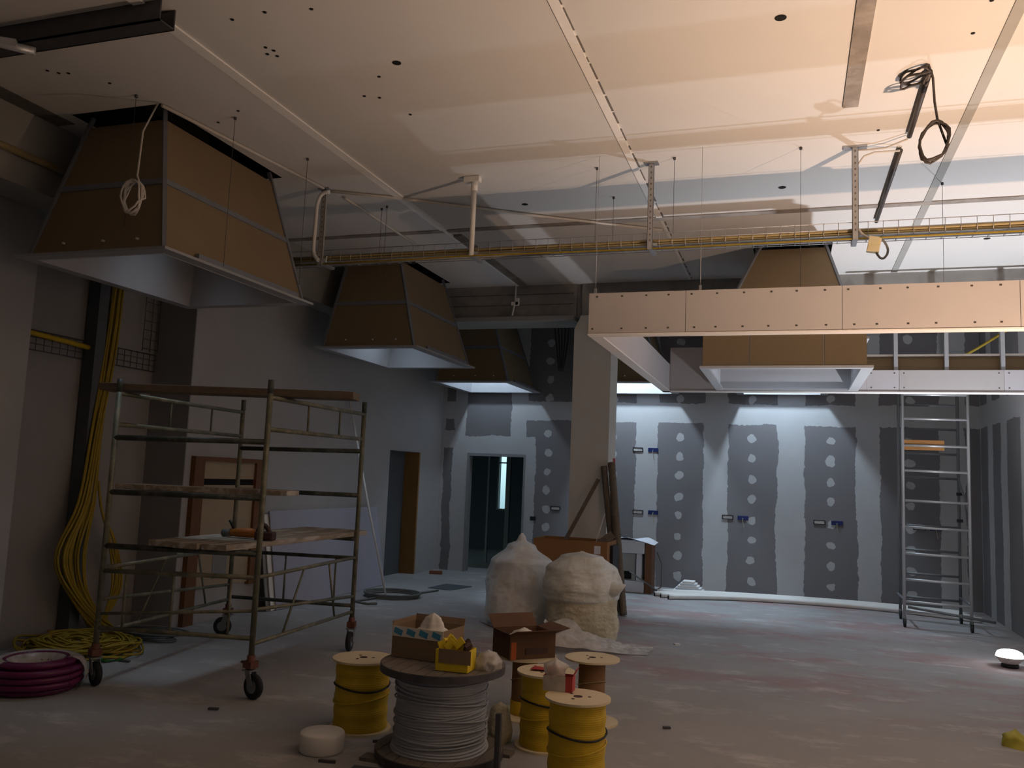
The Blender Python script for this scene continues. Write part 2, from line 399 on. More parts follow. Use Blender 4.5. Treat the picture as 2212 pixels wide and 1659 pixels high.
# joint strips between the precast ceiling slabs
mb = MB()
mb.box((-3.785, -3.2, H-0.012), (-3.70, 8.50, H)); mb.box((-3.76, 8.50, H-0.012), (-3.715, 11.27, H))
mb.box((-1.345, -3.2, H-0.012), (-1.285, 8.50, H)); mb.box((-1.32, 8.50, H-0.008), (-1.295, 11.27, H))
struct(mb, 'trim_2', M_joint)
mb = MB()
mb.box((-3.70, 8.7, H-0.03), (-3.60, 11.27, H))
struct(mb, 'trim_3', M_concrete_strip)
struct(MB().box((1.175, -3.2, H-0.008), (1.245, 11.27, H)), 'shaft_blackout3', M_beam)
mb = MB()
y = 3.0
while y < 11.2:   # ragged dark gap along the middle joint
    l = random.uniform(0.05, 0.3); mb.box((-1.285, y, H-0.004), (-1.285+random.uniform(0.008, 0.02), min(y+l, 11.2), H+0.01)); y += l + random.uniform(0.0, 0.12)
mb.box((0.33, 1.5, H-0.006), (0.335, 11.2, H)) if False else None
struct(mb, 'trim_4', M_jointdark)
mb = MB()
mb.box((-6.1, 8.50, H-0.01), (XR, 8.60, H))            # cross strip of bare concrete
mb.box((0.34, -1.0, H-0.012), (0.445, 6.22, H))          # long bare strip towards the camera
struct(mb, 'trim_5', M_concrete_strip)
mb = MB()
for (hx, hy, r) in [(-0.07, 4.9, 0.034), (-2.54, 4.85, 0.03), (-0.09, 7.85, 0.034), (-2.57, 7.84, 0.032), (-3.6, 8.6, 0.03), (1.98, 9.9, 0.034)]:
    mb.cyl((hx, hy, H-0.003), (hx, hy, H+0.01), r, 20)
for (hx, hy) in [(-3.3, 4.45), (-3.27, 4.5), (-3.34, 4.53), (-3.29, 4.57), (-5.05, 4.35), (-5.0, 4.40), (-4.93, 4.42), (-4.75, 4.62), (-3.05, 4.08), (-2.75, 4.12), (-3.3, 4.1),
                 (-2.9, 5.3), (-2.75, 5.0), (-2.8, 5.62), (-3.0, 5.25), (-4.4, 5.4), (-4.1, 5.25), (1.05, 5.0), (1.02, 5.35), (0.62, 6.7), (1.95, 6.9), (1.7, 6.2)]:
    mb.cyl((hx, hy, H-0.004), (hx, hy, H+0.01), 0.012, 10)
struct(mb, 'trim_6', M_black)
# edge beam along the left wall and its dark open joint
struct(MB().box((-6.9, -3.2, 3.84), (-5.80, 11.27, H)), 'trim_7', M_beam)
struct(MB().box((-5.80, -3.2, H-0.006), (-5.62, 5.15, H+0.01)), 'trim_8', M_jointdark)
# cross beam on the column line with a lighter bearing ledge
mb = MB(); mb.box((-6.9, 11.30, 3.99), (-2.88, 11.85, H)); mb.box((-2.80, 11.30, 3.99), (XR, 11.85, H)); mb.box((-2.88, 11.36, 3.99), (-2.80, 11.85, H))
struct(mb, 'trim_9', M_concrete)
struct(MB().box((-6.9, 11.24, 3.93), (-2.90, 11.86, 3.99)), 'shaft_blackout0', M_beam)
mb = MB()
for z in (4.16, 4.31): mb.box((-6.0, 11.292, z), (-2.92, 11.30, z+0.012))
struct(mb, 'shaft_blackout1', M_jointdark)
# column, with the broken top corner under the beam
mb = MB()
mb.hexa([(-2.89, 11.27, 0), (-2.36, 11.27, 0), (-2.36, 11.75, 0), (-2.89, 11.75, 0), (-2.89, 11.27, 3.80), (-2.36, 11.27, 3.80), (-2.36, 11.75, 3.80), (-2.89, 11.75, 3.80)])
mb.hexa([(-2.89, 11.27, 3.80), (-2.36, 11.27, 3.80), (-2.36, 11.75, 3.80), (-2.89, 11.75, 3.80), (-2.80, 11.27, 3.99), (-2.36, 11.27, 3.99), (-2.36, 11.75, 3.99), (-2.80, 11.75, 3.99)])
struct(mb, 'column', M_column)

# back wall with the door opening
DX0, DX1, DZ = -5.57, -4.47, 2.11
mb = MB()
mb.box((-7.2, YB, 0), (DX0, YB+0.15, H)); mb.box((DX1, YB, 0), (XR+0.2, YB+0.15, H)); mb.box((DX0, YB, DZ), (DX1, YB+0.15, H))
struct(mb, 'wall_back', M_back)
mb = MB()   # lining of the opening
mb.box((DX0, YB-0.01, 0), (DX0+0.04, YB+0.16, DZ)); mb.box((DX1-0.03, YB-0.01, 0), (DX1, YB+0.16, DZ)); mb.box((DX0+0.04, YB-0.01, DZ-0.05), (DX1-0.03, YB+0.16, DZ))
struct(mb, 'door_1', M_plaster_grey)
# dark corridor beyond, a window at its far end
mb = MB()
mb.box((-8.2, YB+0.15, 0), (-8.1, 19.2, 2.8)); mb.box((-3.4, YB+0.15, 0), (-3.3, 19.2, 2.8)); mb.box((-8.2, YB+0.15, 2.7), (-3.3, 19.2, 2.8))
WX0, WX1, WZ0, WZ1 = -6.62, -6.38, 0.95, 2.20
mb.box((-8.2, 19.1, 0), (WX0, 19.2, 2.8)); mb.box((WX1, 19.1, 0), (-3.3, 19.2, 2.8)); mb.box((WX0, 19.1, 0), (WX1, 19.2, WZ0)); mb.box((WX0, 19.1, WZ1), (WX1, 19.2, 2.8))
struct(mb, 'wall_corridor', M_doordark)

# right and front walls
struct(MB().box((XR, -3.2, 0), (XR+0.2, YB, H)), 'wall_right', M_right)
mb = MB(); mb.box((-7.2, -3.2, 0), (XR, -3.1, H))
struct(mb, 'wall_front', M_plaster)

# left wall: near pier, recessed bay, main wall with the small doorway
SY0, SY1, SZ = 12.20, 13.35, 2.06
mb = MB()
mb.box((-7.2, -3.2, 0), (-6.2, 5.45, H))
mb.box((-7.2, 7.41, 0), (XL, SY0, H)); mb.box((-7.2, SY1, 0), (XL, YB, H)); mb.box((-7.2, SY0, SZ), (XL, SY1, H)); mb.box((-7.2, SY0, 0), (-6.42, SY1, SZ))
struct(mb, 'wall_left', M_plaster)
struct(MB().box((-6.62, 7.395, 0), (XL, 7.41, H)), 'return_shade_sheet', M_plaster_grey)  # sheet on the return face, its shade put into a darker grey
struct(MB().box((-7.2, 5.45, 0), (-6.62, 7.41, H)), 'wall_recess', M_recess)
d2 = struct(MB().box((-6.42, SY0, 0.0), (-6.36, SY1, SZ)), 'door_2', M_doordark)
struct(MB().box((-6.36, SY1-0.05, 0), (XL+0.01, SY1, SZ)), 'jamb', M_dooredge, d2)

# brown framed wooden door on the left wall
d3 = bpy.data.objects.new('door_3', None); COL.objects.link(d3); d3.location = (XL, 8.1, 0); d3['kind'] = 'structure'
def fr(name, a, b, m): return struct(MB().box(a, b), name, m, d3)
fr('frame_post', (XL, 7.50, 0.0), (XL+0.06, 7.66, 1.79), M_doorwood)
fr('frame_post', (XL, 8.60, 0.33), (XL+0.06, 8.72, 1.79), M_doorwood)
fr('frame_head', (XL, 7.66, 1.74), (XL+0.06, 8.60, 1.79), M_doorwood)
fr('upper_panel', (XL, 7.66, 1.55), (XL+0.025, 8.60, 1.74), M_doorpanel)
fr('slot', (XL, 7.66, 1.48), (XL+0.012, 8.60, 1.55), M_black)
fr('panel', (XL, 7.66, 0.36), (XL+0.025, 8.60, 1.48), M_doorpanel)
fr('patch', (XL+0.025, 7.95, 0.45), (XL+0.03, 8.2, 0.75), M_plaster_grey)

# ------------------------------------------------------------------ skylight hoods
def sky_light(x, y, z, sx, sy, e, spread):
    area('skylight_daylight', (x, y, z), (0, 0, -1), e, SKY, sx, sy).data.spread = math.radians(spread)
def make_hood(loc, label, bx, by, tx, ty, zb, zt, group):
    """flared plasterboard hood; bx,by = bottom x/y range, tx,ty = top range, all relative to loc"""
    root = thing('skylight_hood', loc, label, 'skylight hood', group)
    L = Vector(loc)
    def P(x, y, z): return L + Vector((x, y, z))
    def at(f):   # rectangle at height fraction f
        g = lambda a, b: a + (b-a)*f
        return [(g(bx[0], tx[0]), g(by[0], ty[0])), (g(bx[1], tx[1]), g(by[0], ty[0])), (g(bx[1], tx[1]), g(by[1], ty[1])), (g(bx[0], tx[0]), g(by[1], ty[1]))], zb + (zt-zb)*f
    for f0, f1 in ((0.0, 0.485), (0.515, 1.0)):
        (r0, z0), (r1, z1) = at(f0), at(f1)
        for k in range(4):
            k2 = (k+1) % 4
            q = [P(*r0[k], z0), P(*r0[k2], z0), P(*r1[k2], z1), P(*r1[k], z1)]
            MB().plate(q, -0.012).build('cardboard_faced_panel', M_brown, root)
    (rm0, zm0), (rm1, zm1) = at(0.48), at(0.52)
    for k in range(4):
        k2 = (k+1) % 4
        MB().plate([P(*rm0[k], zm0), P(*rm0[k2], zm0), P(*rm1[k2], zm1), P(*rm1[k], zm1)], 0.012).build('middle_rail', M_hoodrail, root)
    (r0, z0), (r1, z1) = at(0.0), at(1.0)
    for k in range(4):
        MB().bar(P(*r0[k], z0), P(*r1[k], z1) + (P(*r1[k], z1)-P(*r0[k], z0))*0.08, 0.03, 0.03).build('corner_rail', M_hoodrail, root)
    # lining
    mb = MB(); e = 0.03
    ri = [(r0[0][0]+e, r0[0][1]+e), (r0[1][0]-e, r0[1][1]+e), (r0[2][0]-e, r0[2][1]-e), (r0[3][0]+e, r0[3][1]-e)]
    rt = [(r1[0][0]+e, r1[0][1]+e), (r1[1][0]-e, r1[1][1]+e), (r1[2][0]-e, r1[2][1]-e), (r1[3][0]+e, r1[3][1]-e)]
    for k in range(4):
        k2 = (k+1) % 4
        mb.plate([P(*ri[k], z0-0.02), P(*ri[k2], z0-0.02), P(*rt[k2], z1), P(*rt[k], z1)], -0.01)
    mb.build('white_lining', M_liner, root)
    # flange
    mb = MB(); o = 0.075; t = 0.02
    xa, xb, ya, yb = bx[0]-o, bx[1]+o, by[0]-o, by[1]+o
    mb.box(P(xa, ya, zb-t), P(xb, by[0]+e, zb)); mb.box(P(xa, by[1]-e, zb-t), P(xb, yb, zb))
    mb.box(P(xa, by[0]+e, zb-t), P(bx[0]+e, by[1]-e, zb)); mb.box(P(bx[1]-e, by[0]+e, zb-t), P(xb, by[1]-e, zb))
    mb.build('bottom_flange', M_rim, root)
    for u in (0.25, 0.55, 0.8):
        x_ = bx[0] + (bx[1]-bx[0])*u; MB().obox(P(x_, by[0]+0.005, zb+0.09), (0.014, 0.02, 0.014)).build('screw', M_edge, root)
    return root
HB = (-0.63, 0.62); HBy = (0.075, 1.87); HT = (-0.55, 0.205); HTy = (0.43, 1.86)
HG = 'flared brown skylight hoods'
h1 = make_hood((-4.88, 4.69, 0), 'largest flared brown skylight hood, nearest, hanging above the scaffold tower', HB, HBy, HT, HTy, 3.22, 4.38, HG)
mb = MB()
mb.bar((-4.46, 4.94, 3.235), (-4.235, 6.0, 3.30), 0.04, 0.05) if False else None
mb.bar((-4.245, 5.1, 3.25), (-4.245, 6.45, 3.25), 0.03, 0.05)
mb.build('edge_channel', M_hoodrail, h1)
def copy_hood(loc, label, sy=1.0):
    c = dup(h1); c.location = loc; c.scale = (1, sy, 1); c['label'] = label; return c
copy_hood((-4.93, 9.02, 0), 'middle-sized flared brown skylight hood, second in the left row, in front of the beam')
copy_hood((-4.92, 12.55, 0), 'flared brown skylight hood beyond the beam, farthest of the left row, above the back doorway', 0.86)
copy_hood((-2.48, 12.55, 0), 'skylight hood by the back wall right of the column, mostly behind the dropped soffit', 0.86)
copy_hood((-0.15, 12.55, 0), 'skylight hood by the back wall, behind the soffit in line with the boxed one', 0.86)
h4 = make_hood((0, 8.85, 0), 'brown skylight hood with a boxed skirt, rising out of the dropped soffit', (-0.82, 0.66), (0.2, 2.0), (-0.36, 0.36), (0.86, 2.06), 3.24, 4.38, HG)
# skirt of hood 4
sx0, sx1, sy0, sy1 = -0.88, 0.70, 8.84, 10.90
for a, b in (((sx0, sy0), (-0.42, sy0)), ((-0.41, sy0), (0.30, sy0)), ((0.31, sy0), (sx1, sy0))):
    MB().box((a[0], sy0, 2.93), (b[0], sy0+0.012, 3.25)).build('skirt_panel', M_brown, h4)
MB().box((sx0-0.005, sy0+0.012, 2.93), (sx0+0.007, sy1, 3.25)).build('skirt_panel', M_brown, h4)
MB().box((sx1-0.012, sy0+0.012, 2.93), (sx1, sy1, 3.25)).build('skirt_panel', M_brown, h4)
MB().box((sx0, sy1-0.02, 2.93), (sx1, sy1, 3.22)).build('skirt_lining', M_liner, h4)
mb = MB(); mb.box((sx0+0.01, sy0+0.02, 2.93), (sx0+0.02, sy1-0.02, 3.25)); mb.box((sx1-0.022, sy0+0.02, 2.93), (sx1-0.013, sy1-0.02, 3.25)); mb.box((sx0+0.02, sy0+0.014, 2.93), (sx1-0.02, sy0+0.022, 3.25))
mb.build('skirt_lining', M_liner, h4)
mb = MB(); mb.box((sx0-0.03, sy0-0.03, 2.905), (sx1+0.06, sy0+0.06, 2.93)); mb.box((sx0-0.03, sy1-0.05, 2.905), (sx1+0.06, sy1, 2.93)); mb.box((sx0-0.03, sy0+0.06, 2.905), (sx0+0.06, sy1-0.05, 2.93)); mb.box((sx1-0.05, sy0+0.06, 2.905), (sx1+0.06, sy1-0.05, 2.93))
mb.build('skirt_rim', M_alu, h4)
for (x, y, z, sx, sy, e, sp_) in [(-5.05, 5.83, 4.34, 0.35, 0.6, 2.0, 55), (-5.10, 10.16, 4.34, 0.35, 0.6, 5, 85), (0, 10.25, 4.34, 0.35, 0.5, 4, 90)]:
    sky_light(x, y, z, sx, sy, e, sp_)
for (x, y, z, e) in [(-5.09, 13.45, 4.34, 90), (-2.65, 13.45, 4.34, 260), (-0.32, 13.45, 4.34, 260)]:   # slanting daylight down the rear shafts
    spot('skylight_daylight', (x, y, z), (0, 0.42, -1), e, SKY, 118, 0.35, 0.10)

# ------------------------------------------------------------------ dropped soffit
so = thing('dropped_soffit', (0.5, 8.8, 2.9), 'dropped plasterboard soffit ring hanging at right, long pinkish front fascia across the photo', 'soffit')
def board(name, lo, hi, m, screws=(), front=True):
    mb = MB(); mb.box(lo, hi)
    mb.mi = 1
    for (x, z) in screws:
        y = lo[1]-0.002 if front else hi[1]
        mb.box((x-0.008, y, z-0.006), (x+0.008, y+0.004, z+0.006))
    return mb.build(name, [m, M_screw], so)
FZ0, FZ1 = 2.905, 3.245
def scr(x0, x1):
    r = []; x = x0+0.06
    while x < x1:
        r += [(x+random.uniform(-.02, .02), FZ1-0.03), (x+random.uniform(-.03, .03), FZ0+0.04)]; x += 0.2
    return r
for x0, x1 in ((-1.60, -0.81), (-0.806, 0.358), (0.362, 1.54), (1.544, 2.66)):
    board('front_fascia_board', (x0, 6.70, FZ0), (x1, 6.7125, FZ1), M_board, scr(x0, x1))
MB().box((-1.60, 6.72, FZ0+0.001), (2.66, 6.78, FZ1-0.01)).build('front_stud_rail', M_steel, so)
MB().box((-1.60, 6.79, FZ0), (2.66, 6.80, FZ1)).build('front_fascia_back_board', M_board_w, so)
mb = MB(); mb.box((-1.605, 6.694, FZ0-0.012), (2.66, 6.81, FZ0-0.001))
mb.build('bottom_edge_strip', M_edge, so)
MB().box((-1.60, 6.82, FZ0), (-1.5875, 11.06, FZ1)).build('left_fascia_board', M_board, so)
MB().box((-1.52, 6.82, FZ0), (-1.5075, 10.93, FZ1)).build('left_fascia_inner_board', M_board_w, so)
MB().box((-1.605, 6.82, FZ0-0.012), (-1.50, 11.06, FZ0-0.001)).build('bottom_edge_strip', M_edge, so)
# back fascia: full board at left, only a low board at right with open studs above
MB().box((-1.505, 10.94, FZ0), (-0.86, 10.9525, FZ1+0.22)).build('back_fascia_board', M_board_w, so)
MB().box((-0.858, 10.94, FZ0), (0.86, 10.9525, FZ1-0.03)).build('back_fascia_board', M_board_w, so)
for x0, x1, m in ((0.862, 1.22, M_board_w), (1.224, 2.33, M_board), (2.334, 2.66, M_board_w)):
    MB().box((x0, 10.94, FZ0), (x1, 10.9525, 3.165), m and FZ0 and None or None) if False else board('back_fascia_low_board', (x0, 10.94, FZ0), (x1, 10.9525, 3.165), m, [(x0+0.05, FZ0+0.05), (x1-0.05, FZ0+0.05), (x1-0.05, 3.13), (x0+0.05, 3.13)])
MB().box((-1.60, 10.93, FZ0-0.012), (2.66, 11.07, FZ0-0.001)).build('bottom_edge_strip', M_edge, so)
MB().box((0.87, 11.055, FZ0), (2.66, 11.0675, 3.34)).build('rear_brown_board', M_brown, so)
MB().box((0.87, 11.02, 3.345), (2.66, 11.07, 3.37)).build('top_rail', M_edge, so)
for x in (1.19, 1.74, 2.33):
    MB().box((x-0.022, 10.955, FZ0), (x+0.022, 11.015, 3.78)).build('stud', M_rim, so)
MB().box((0.87, 10.955, 3.78), (2.66, 11.015, 3.82)).build('head_rail', M_steel, so)

# ------------------------------------------------------------------ hanging rods
def rod(x, y, z0, label, r=0.002):
    mb = MB(); mb.cyl((x, y, z0), (x, y, H), r, 6); mb.cyl((x, y, H-0.02), (x, y, H), 0.012, 8)
    single(mb, 'hanger_rod', M_steel_dk, label, 'hanger rod', 'thin ceiling hanger rods')
rod(-1.64, 7.01, 3.78, 'thin hanger rod dropping into the cable tray, left of the middle drop bracket')
rod(-0.95, 6.92, 3.78, 'thin hanger rod dropping into the cable tray, right of the middle drop bracket')
rod(0.063, 6.92, 3.24, 'long thin hanger rod over the brown hood, left of the coiled cables')
rod(-1.65, 7.80, 3.9, 'thin hanger rod behind the cable tray near the middle slab joint')
rod(1.26, 8.01, 3.4, 'thin hanger rod at far right below the hanging cable coil')
rod(-4.70, 4.83, 3.24, 'hanger rod passing in front of the dark face of the largest hood')
rod(-4.20, 5.35, 3.24, 'hanger rod in front of the lit side of the largest hood')
rod(-4.10, 6.25, 3.3, 'hanger rod just right of the largest hood, by its far corner')
rod(-4.00, 7.61, 3.70, 'right of two close hanger rods between the left brackets')
rod(-4.09, 7.67, 3.70, 'left of two close hanger rods between the left brackets')
for x, lab in ((-1.56, 'thin metal hanger at the left corner of the soffit'), (-0.70, 'thin metal hanger on the soffit front, left of the brown hood')):
    mb = MB(); mb.cyl((x, 6.75, FZ1), (x, 6.75, H), 0.0018, 6); mb.box((x-0.010, 6.74, FZ1), (x+0.010, 6.76, FZ1+0.05))
    single(mb, 'soffit_hanger', M_steel, lab, 'hanger rod', 'thin ceiling hanger rods')

# ------------------------------------------------------------------ cable tray, brackets, cables
TX0, TX1, TY, TZ = -4.85, 2.65, 7.02, 3.72
tray = thing('cable_tray', (-1, TY+0.1, TZ), 'long wire basket cable tray crossing the room under the ceiling', 'cable tray')
mb = MB()
W_ = 0.20
for dy, dz in ((0, 0.11), (0, 0.055), (0, 0.0), (W_/3, 0), (2*W_/3, 0), (W_, 0), (W_, 0.055), (W_, 0.11)):
    mb.tube([(TX0, TY+dy, TZ+dz), (TX1, TY+dy, TZ+dz)], 0.0032, 6)
mb.build('long_wires', M_steel, tray)
mb = MB(); x = TX0+0.03
while x < TX1:
    mb.tube([(x, TY-0.003, TZ+0.112), (x, TY-0.003, TZ-0.003), (x, TY+W_+0.003, TZ-0.003), (x, TY+W_+0.003, TZ+0.112)], 0.0026, 5); x += 0.11
mb.build('cross_wires', M_steel, tray)
for x, z1, lab, kind in ((-4.37, H, 'metal drop bracket nearest the largest hood, holding the left end of the cable tray', 0), (-2.79, H, 'round-topped drop post holding the cable tray beside the left slab joint', 1),
                         (-1.155, H, 'perforated drop bracket holding the cable tray at mid-ceiling', 2), (0.475, H, 'perforated drop bracket at right, under the coiled cables', 2)):
    br = thing('drop_bracket', (x, TY-0.02, TZ), lab, 'bracket', 'drop brackets of the cable tray')
    yb = TY-0.025
    if kind == 1:
        mb = MB(); mb.cyl((x, yb, TZ-0.02), (x, yb, H-0.13), 0.024, 12); mb.build('post', M_white, br)
        mb = MB(); mb.cyl((x, yb, H-0.14), (x, yb, H-0.05), 0.032, 12); mb.obox((x-0.02, yb, H-0.03), (0.15, 0.07, 0.05)); mb.build('head', M_white, br)
    else:
        mb = MB(); mb.box((x-0.024, yb-0.012, TZ-0.04), (x+0.024, yb-0.008, H)); mb.box((x-0.024, yb-0.012, TZ-0.04), (x-0.021, yb+0.018, H)); mb.box((x+0.021, yb-0.012, TZ-0.04), (x+0.024, yb+0.018, H))
        mb.mi = 1; z = TZ+0.03
        while z < H-0.03:
            mb.box((x-0.006, yb-0.0135, z), (x+0.006, yb-0.0115, z+0.016)); z += 0.05
        mb.build('post', [M_steel if kind else M_beam, M_jointdark], br)
        MB().box((x-0.09 if x > 0 else x-0.06, yb-0.03, H-0.012), (x+0.09 if x > 0 else x+0.06, yb+0.05, H-0.001)).build('top_plate', M_steel, br)
    mb = MB(); mb.box((x-0.02, yb, TZ-0.028), (x+0.02, TY+W_+0.02, TZ-0.005)); mb.box((x-0.02, TY-0.016, TZ-0.005), (x+0.06, TY-0.006, TZ+0.02))
    mb.build('arm', M_steel, br)
def wavy(x0, x1, y, z, amp, n=26, ph=0.0):
    return [(x0+(x1-x0)*k/n, y+amp*math.sin(k*0.9+ph), z+abs(amp)*0.4*math.sin(k*1.3+ph)) for k in range(n+1)]
ncab = 0
_cols = [(M_yeltray, 'dusty yellow'), (M_greycab, 'grey'), (M_whitecab, 'pale')]
_rows = [('floor', 0.018, 8, 0.0115), ('top', 0.044, 7, 0.0125)]
_ord = ['first', 'second', 'third', 'fourth', 'fifth', 'sixth', 'seventh', 'eighth']
i = 0
for layer, dz, n_, r in _rows:
    for k in range(n_):
        m, c = _cols[(0, 1, 1, 0, 1, 2, 1, 2)[(k + (3 if layer == 'top' else 0)) % 8]]
        dy = 0.016 + 0.168*k/(n_-1); i += 1
        single(MB().tube(wavy(TX0+0.03*(i % 5), TX1-0.02, TY+dy, TZ+dz, 0.003, ph=i), r, 8), 'tray_cable', m,
               c + ' cable in the ceiling tray, ' + _ord[k] + ' from the front in the ' + ('bottom' if layer == 'floor' else 'top') + ' layer', 'cable', 'cables in the ceiling tray')
# flat yellow flat-conduit hung under the tray edge
single(MB().tube([(TX0, TY-0.012, TZ-0.03), (-3.4, TY-0.012, TZ-0.025), (-2.88, TY-0.03, TZ-0.02), (-1.25, TY-0.012, TZ-0.03), (0.38, TY-0.02, TZ-0.03), (TX1, TY-0.012, TZ-0.03)], 0.008, 8), 'hung_cable', M_yeldull, 'bright yellow cable strapped under the front edge of the cable tray', 'cable')

def smooth(pts, n=6):
    pts = [Vector(p) for p in pts]; out = []
    for i in range(len(pts)-1):
        p0, p1, p2, p3 = [pts[max(0, min(len(pts)-1, i+j))] for j in (-1, 0, 1, 2)]
        for q in range(n):
            t = q/n; out.append(0.5*((2*p1)+(-p0+p2)*t+(2*p0-5*p1+4*p2-p3)*t*t+(-p0+3*p1-3*p2+p3)*t**3))
    return out + [pts[-1]]
def conduit(pts, r, m, label, name='conduit', group='conduits on the ceiling'):
    return single(MB().tube(pts, r, 8), name, m, label, 'conduit', group)
Zc = H-0.02
conduit([(-4.60, 4.99, Zc), (-4.345, 6.93, Zc)], 0.015, M_whitecab, 'pale conduit on the ceiling along the top edge of the largest hood')
conduit([(-4.34, 7.02, Zc), (-3.80, 7.32, Zc), (-2.54, 8.16, Zc), (-1.34, 8.90, Zc)], 0.014, M_whitecab, 'pale conduit running diagonally over the ceiling from the left bracket')
conduit([(-4.28, 7.23, Zc), (-4.295, 9.05, Zc)], 0.014, M_whitecab, 'short pale conduit on the ceiling behind the left bracket')
conduit([(0.84, 5.74, Zc-0.01), (0.848, 6.8, Zc-0.01)], 0.02, M_darkcab, 'dark conduit on the ceiling at upper right, the nearer of two')
conduit([(0.817, 7.08, Zc-0.01), (0.805, 8.97, Zc-0.01)], 0.02, M_darkcab, 'dark conduit on the ceiling at right, the farther of two, ending above the tray')
# bent white cable riser at the left bracket with splayed ends
cr_ = thing('cable_riser', (-4.42, 6.96, 3.7), 'white bent cable riser beside the left bracket with splayed ends', 'cable')
def arc(p0, p1, p2, n=10):
    p0, p1, p2 = Vector(p0), Vector(p1), Vector(p2)
    return [p0*(1-t)**2 + p1*2*t*(1-t) + p2*t*t for t in [k/n for k in range(n+1)]]
MB().tube(arc((-4.30, 6.97, 4.40), (-4.41, 6.96, 4.42), (-4.425, 6.96, 4.25)) + arc((-4.43, 6.96, 3.88), (-4.44, 6.96, 3.76), (-4.36, 6.95, 3.715)), 0.019, 10).build('riser_tube', M_white, cr_)
mb = MB()
for k in range(4): mb.tube(arc((-4.37, 6.95, 3.717), (-4.30, 6.94, 3.70), (-4.26+0.02*k, 6.93-0.03*k, 3.69+0.008*k)), 0.006, 6)
mb.build('loose_ends', M_white, cr_)
def coil(name, c, R, r, turns, tilt, m, label, tail=None, squash=1.0):
    mb = MB(); pts = []
    for k in range(turns*18+1):
        a = 2*PI*k/18; rr = R*(1+0.05*math.sin(k*1.7)+0.04*math.sin(k*0.37))
        pts.append(Vector(c) + tilt @ Vector((rr*squash*math.cos(a), rr*math.sin(a), 0.012*math.sin(k*0.9)+0.02*((k/18) % 3-1))))
    mb.tube((list(tail) if tail else []) + pts, r, 6)
    return single(mb, name, m, label, 'cable coil', 'coiled cables')
UPR = Matrix.Rotation(PI/2, 3, 'X')
coil('cable_coil', (0.875, 5.86, 3.99), 0.135, 0.008, 4, Matrix.Rotation(0.25, 3, 'Y') @ UPR, M_darkcab, 'grey cable coil hanging below the nearer dark conduit at upper right',
     tail=[(0.848, 5.74, 4.43), (0.868, 5.8, 4.40), (0.88, 5.83, 4.25), (0.9, 5.86, 4.14)], squash=0.62)
coil('cable_coil', (0.76, 5.78, 4.405), 0.11, 0.008, 3, Matrix.Rotation(0.6, 3, 'Z'), M_darkcab, 'flat cable coil against the ceiling at upper right', tail=[(0.84, 5.74, 4.42)], squash=0.55)
coil('cable_coil', (-4.42, 4.60, 3.555), 0.12, 0.007, 5, UPR, M_whitecab, 'pale cable coil hanging in front of the dark face of the largest hood',
     tail=[(-4.62, 4.97, 4.44), (-4.50, 4.72, 4.1), (-4.42, 4.62, 3.72)], squash=0.65)
for pts, lab in (([(0.50, 7.0, 4.42), (0.58, 7.0, 4.415), (0.7, 6.95, 4.40), (0.84, 6.83, 4.41)], 'thin cable strung from the right bracket to the nearer dark conduit'),
                 ([(0.50, 6.99, 4.30), (0.54, 6.99, 4.36), (0.62, 7.0, 4.39), (0.81, 7.06, 4.41)], 'thin drooping cable strung from the right bracket to the farther dark conduit')):
    single(MB().tube(pts, 0.008, 6), 'link_cable', M_whitecab, lab, 'cable')
jb = thing('junction_box', (0.60, 6.94, 3.55), 'cream junction box dangling under the cable tray beside the right bracket', 'junction box')
MB().obox((0.605, 6.94, 3.615), (0.09, 0.06, 0.12), (0, 0.2, 0)).build('box', M_boxcream, jb, 0.006)
MB().obox((0.60, 6.905, 3.645), (0.07, 0.014, 0.06), (0, 0.2, 0)).build('lid', M_boxcream, jb)
MB().tube(arc((0.62, 6.94, 3.56), (0.66, 6.94, 3.46), (0.70, 6.94, 3.54)) + arc((0.705, 6.94, 3.57), (0.70, 6.94, 3.62), (0.66, 6.94, 3.66)), 0.009, 8).build('cable_loop', M_hose, jb)
MB().tube(arc((0.50, 6.98, 3.76), (0.52, 6.95, 3.70), (0.58, 6.94, 3.67)), 0.009, 8).build('feed_cable', M_whitecab, jb)

# steel channel and bracket at the top left
mb = MB(); mb.box((-5.6, 3.80, H-0.13), (-3.58, 3.81, H)); mb.box((-5.6, 3.80, H-0.13), (-3.58, 3.93, H-0.12)); mb.box((-5.6, 3.92, H-0.13), (-3.58, 3.93, H))
single(mb, 'steel_channel', M_steel_dk, 'dark steel channel bolted under the ceiling at top left corner', 'channel')
mb = MB(); mb.tube([(-5.0, 3.70, 4.27), (-4.76, 3.72, 4.29), (-4.60, 3.86, 4.28)], 0.028, 10); mb.obox((-4.72, 3.75, 4.30), (0.12, 0.06, 0.04), (0, 0, 0.6))
single(mb, 'pipe_bracket', M_alu, 'shiny grey pipe bracket below the steel channel at top left', 'bracket')
single(MB().tube([(-5.77, 3.5, 4.08), (-5.77, 4.9, 4.08), (-5.77, 8.4, 4.08)], 0.03, 8), 'conduit', M_yeltray, 'yellowish conduit along the side of the left edge beam', 'conduit', 'conduits on the ceiling')
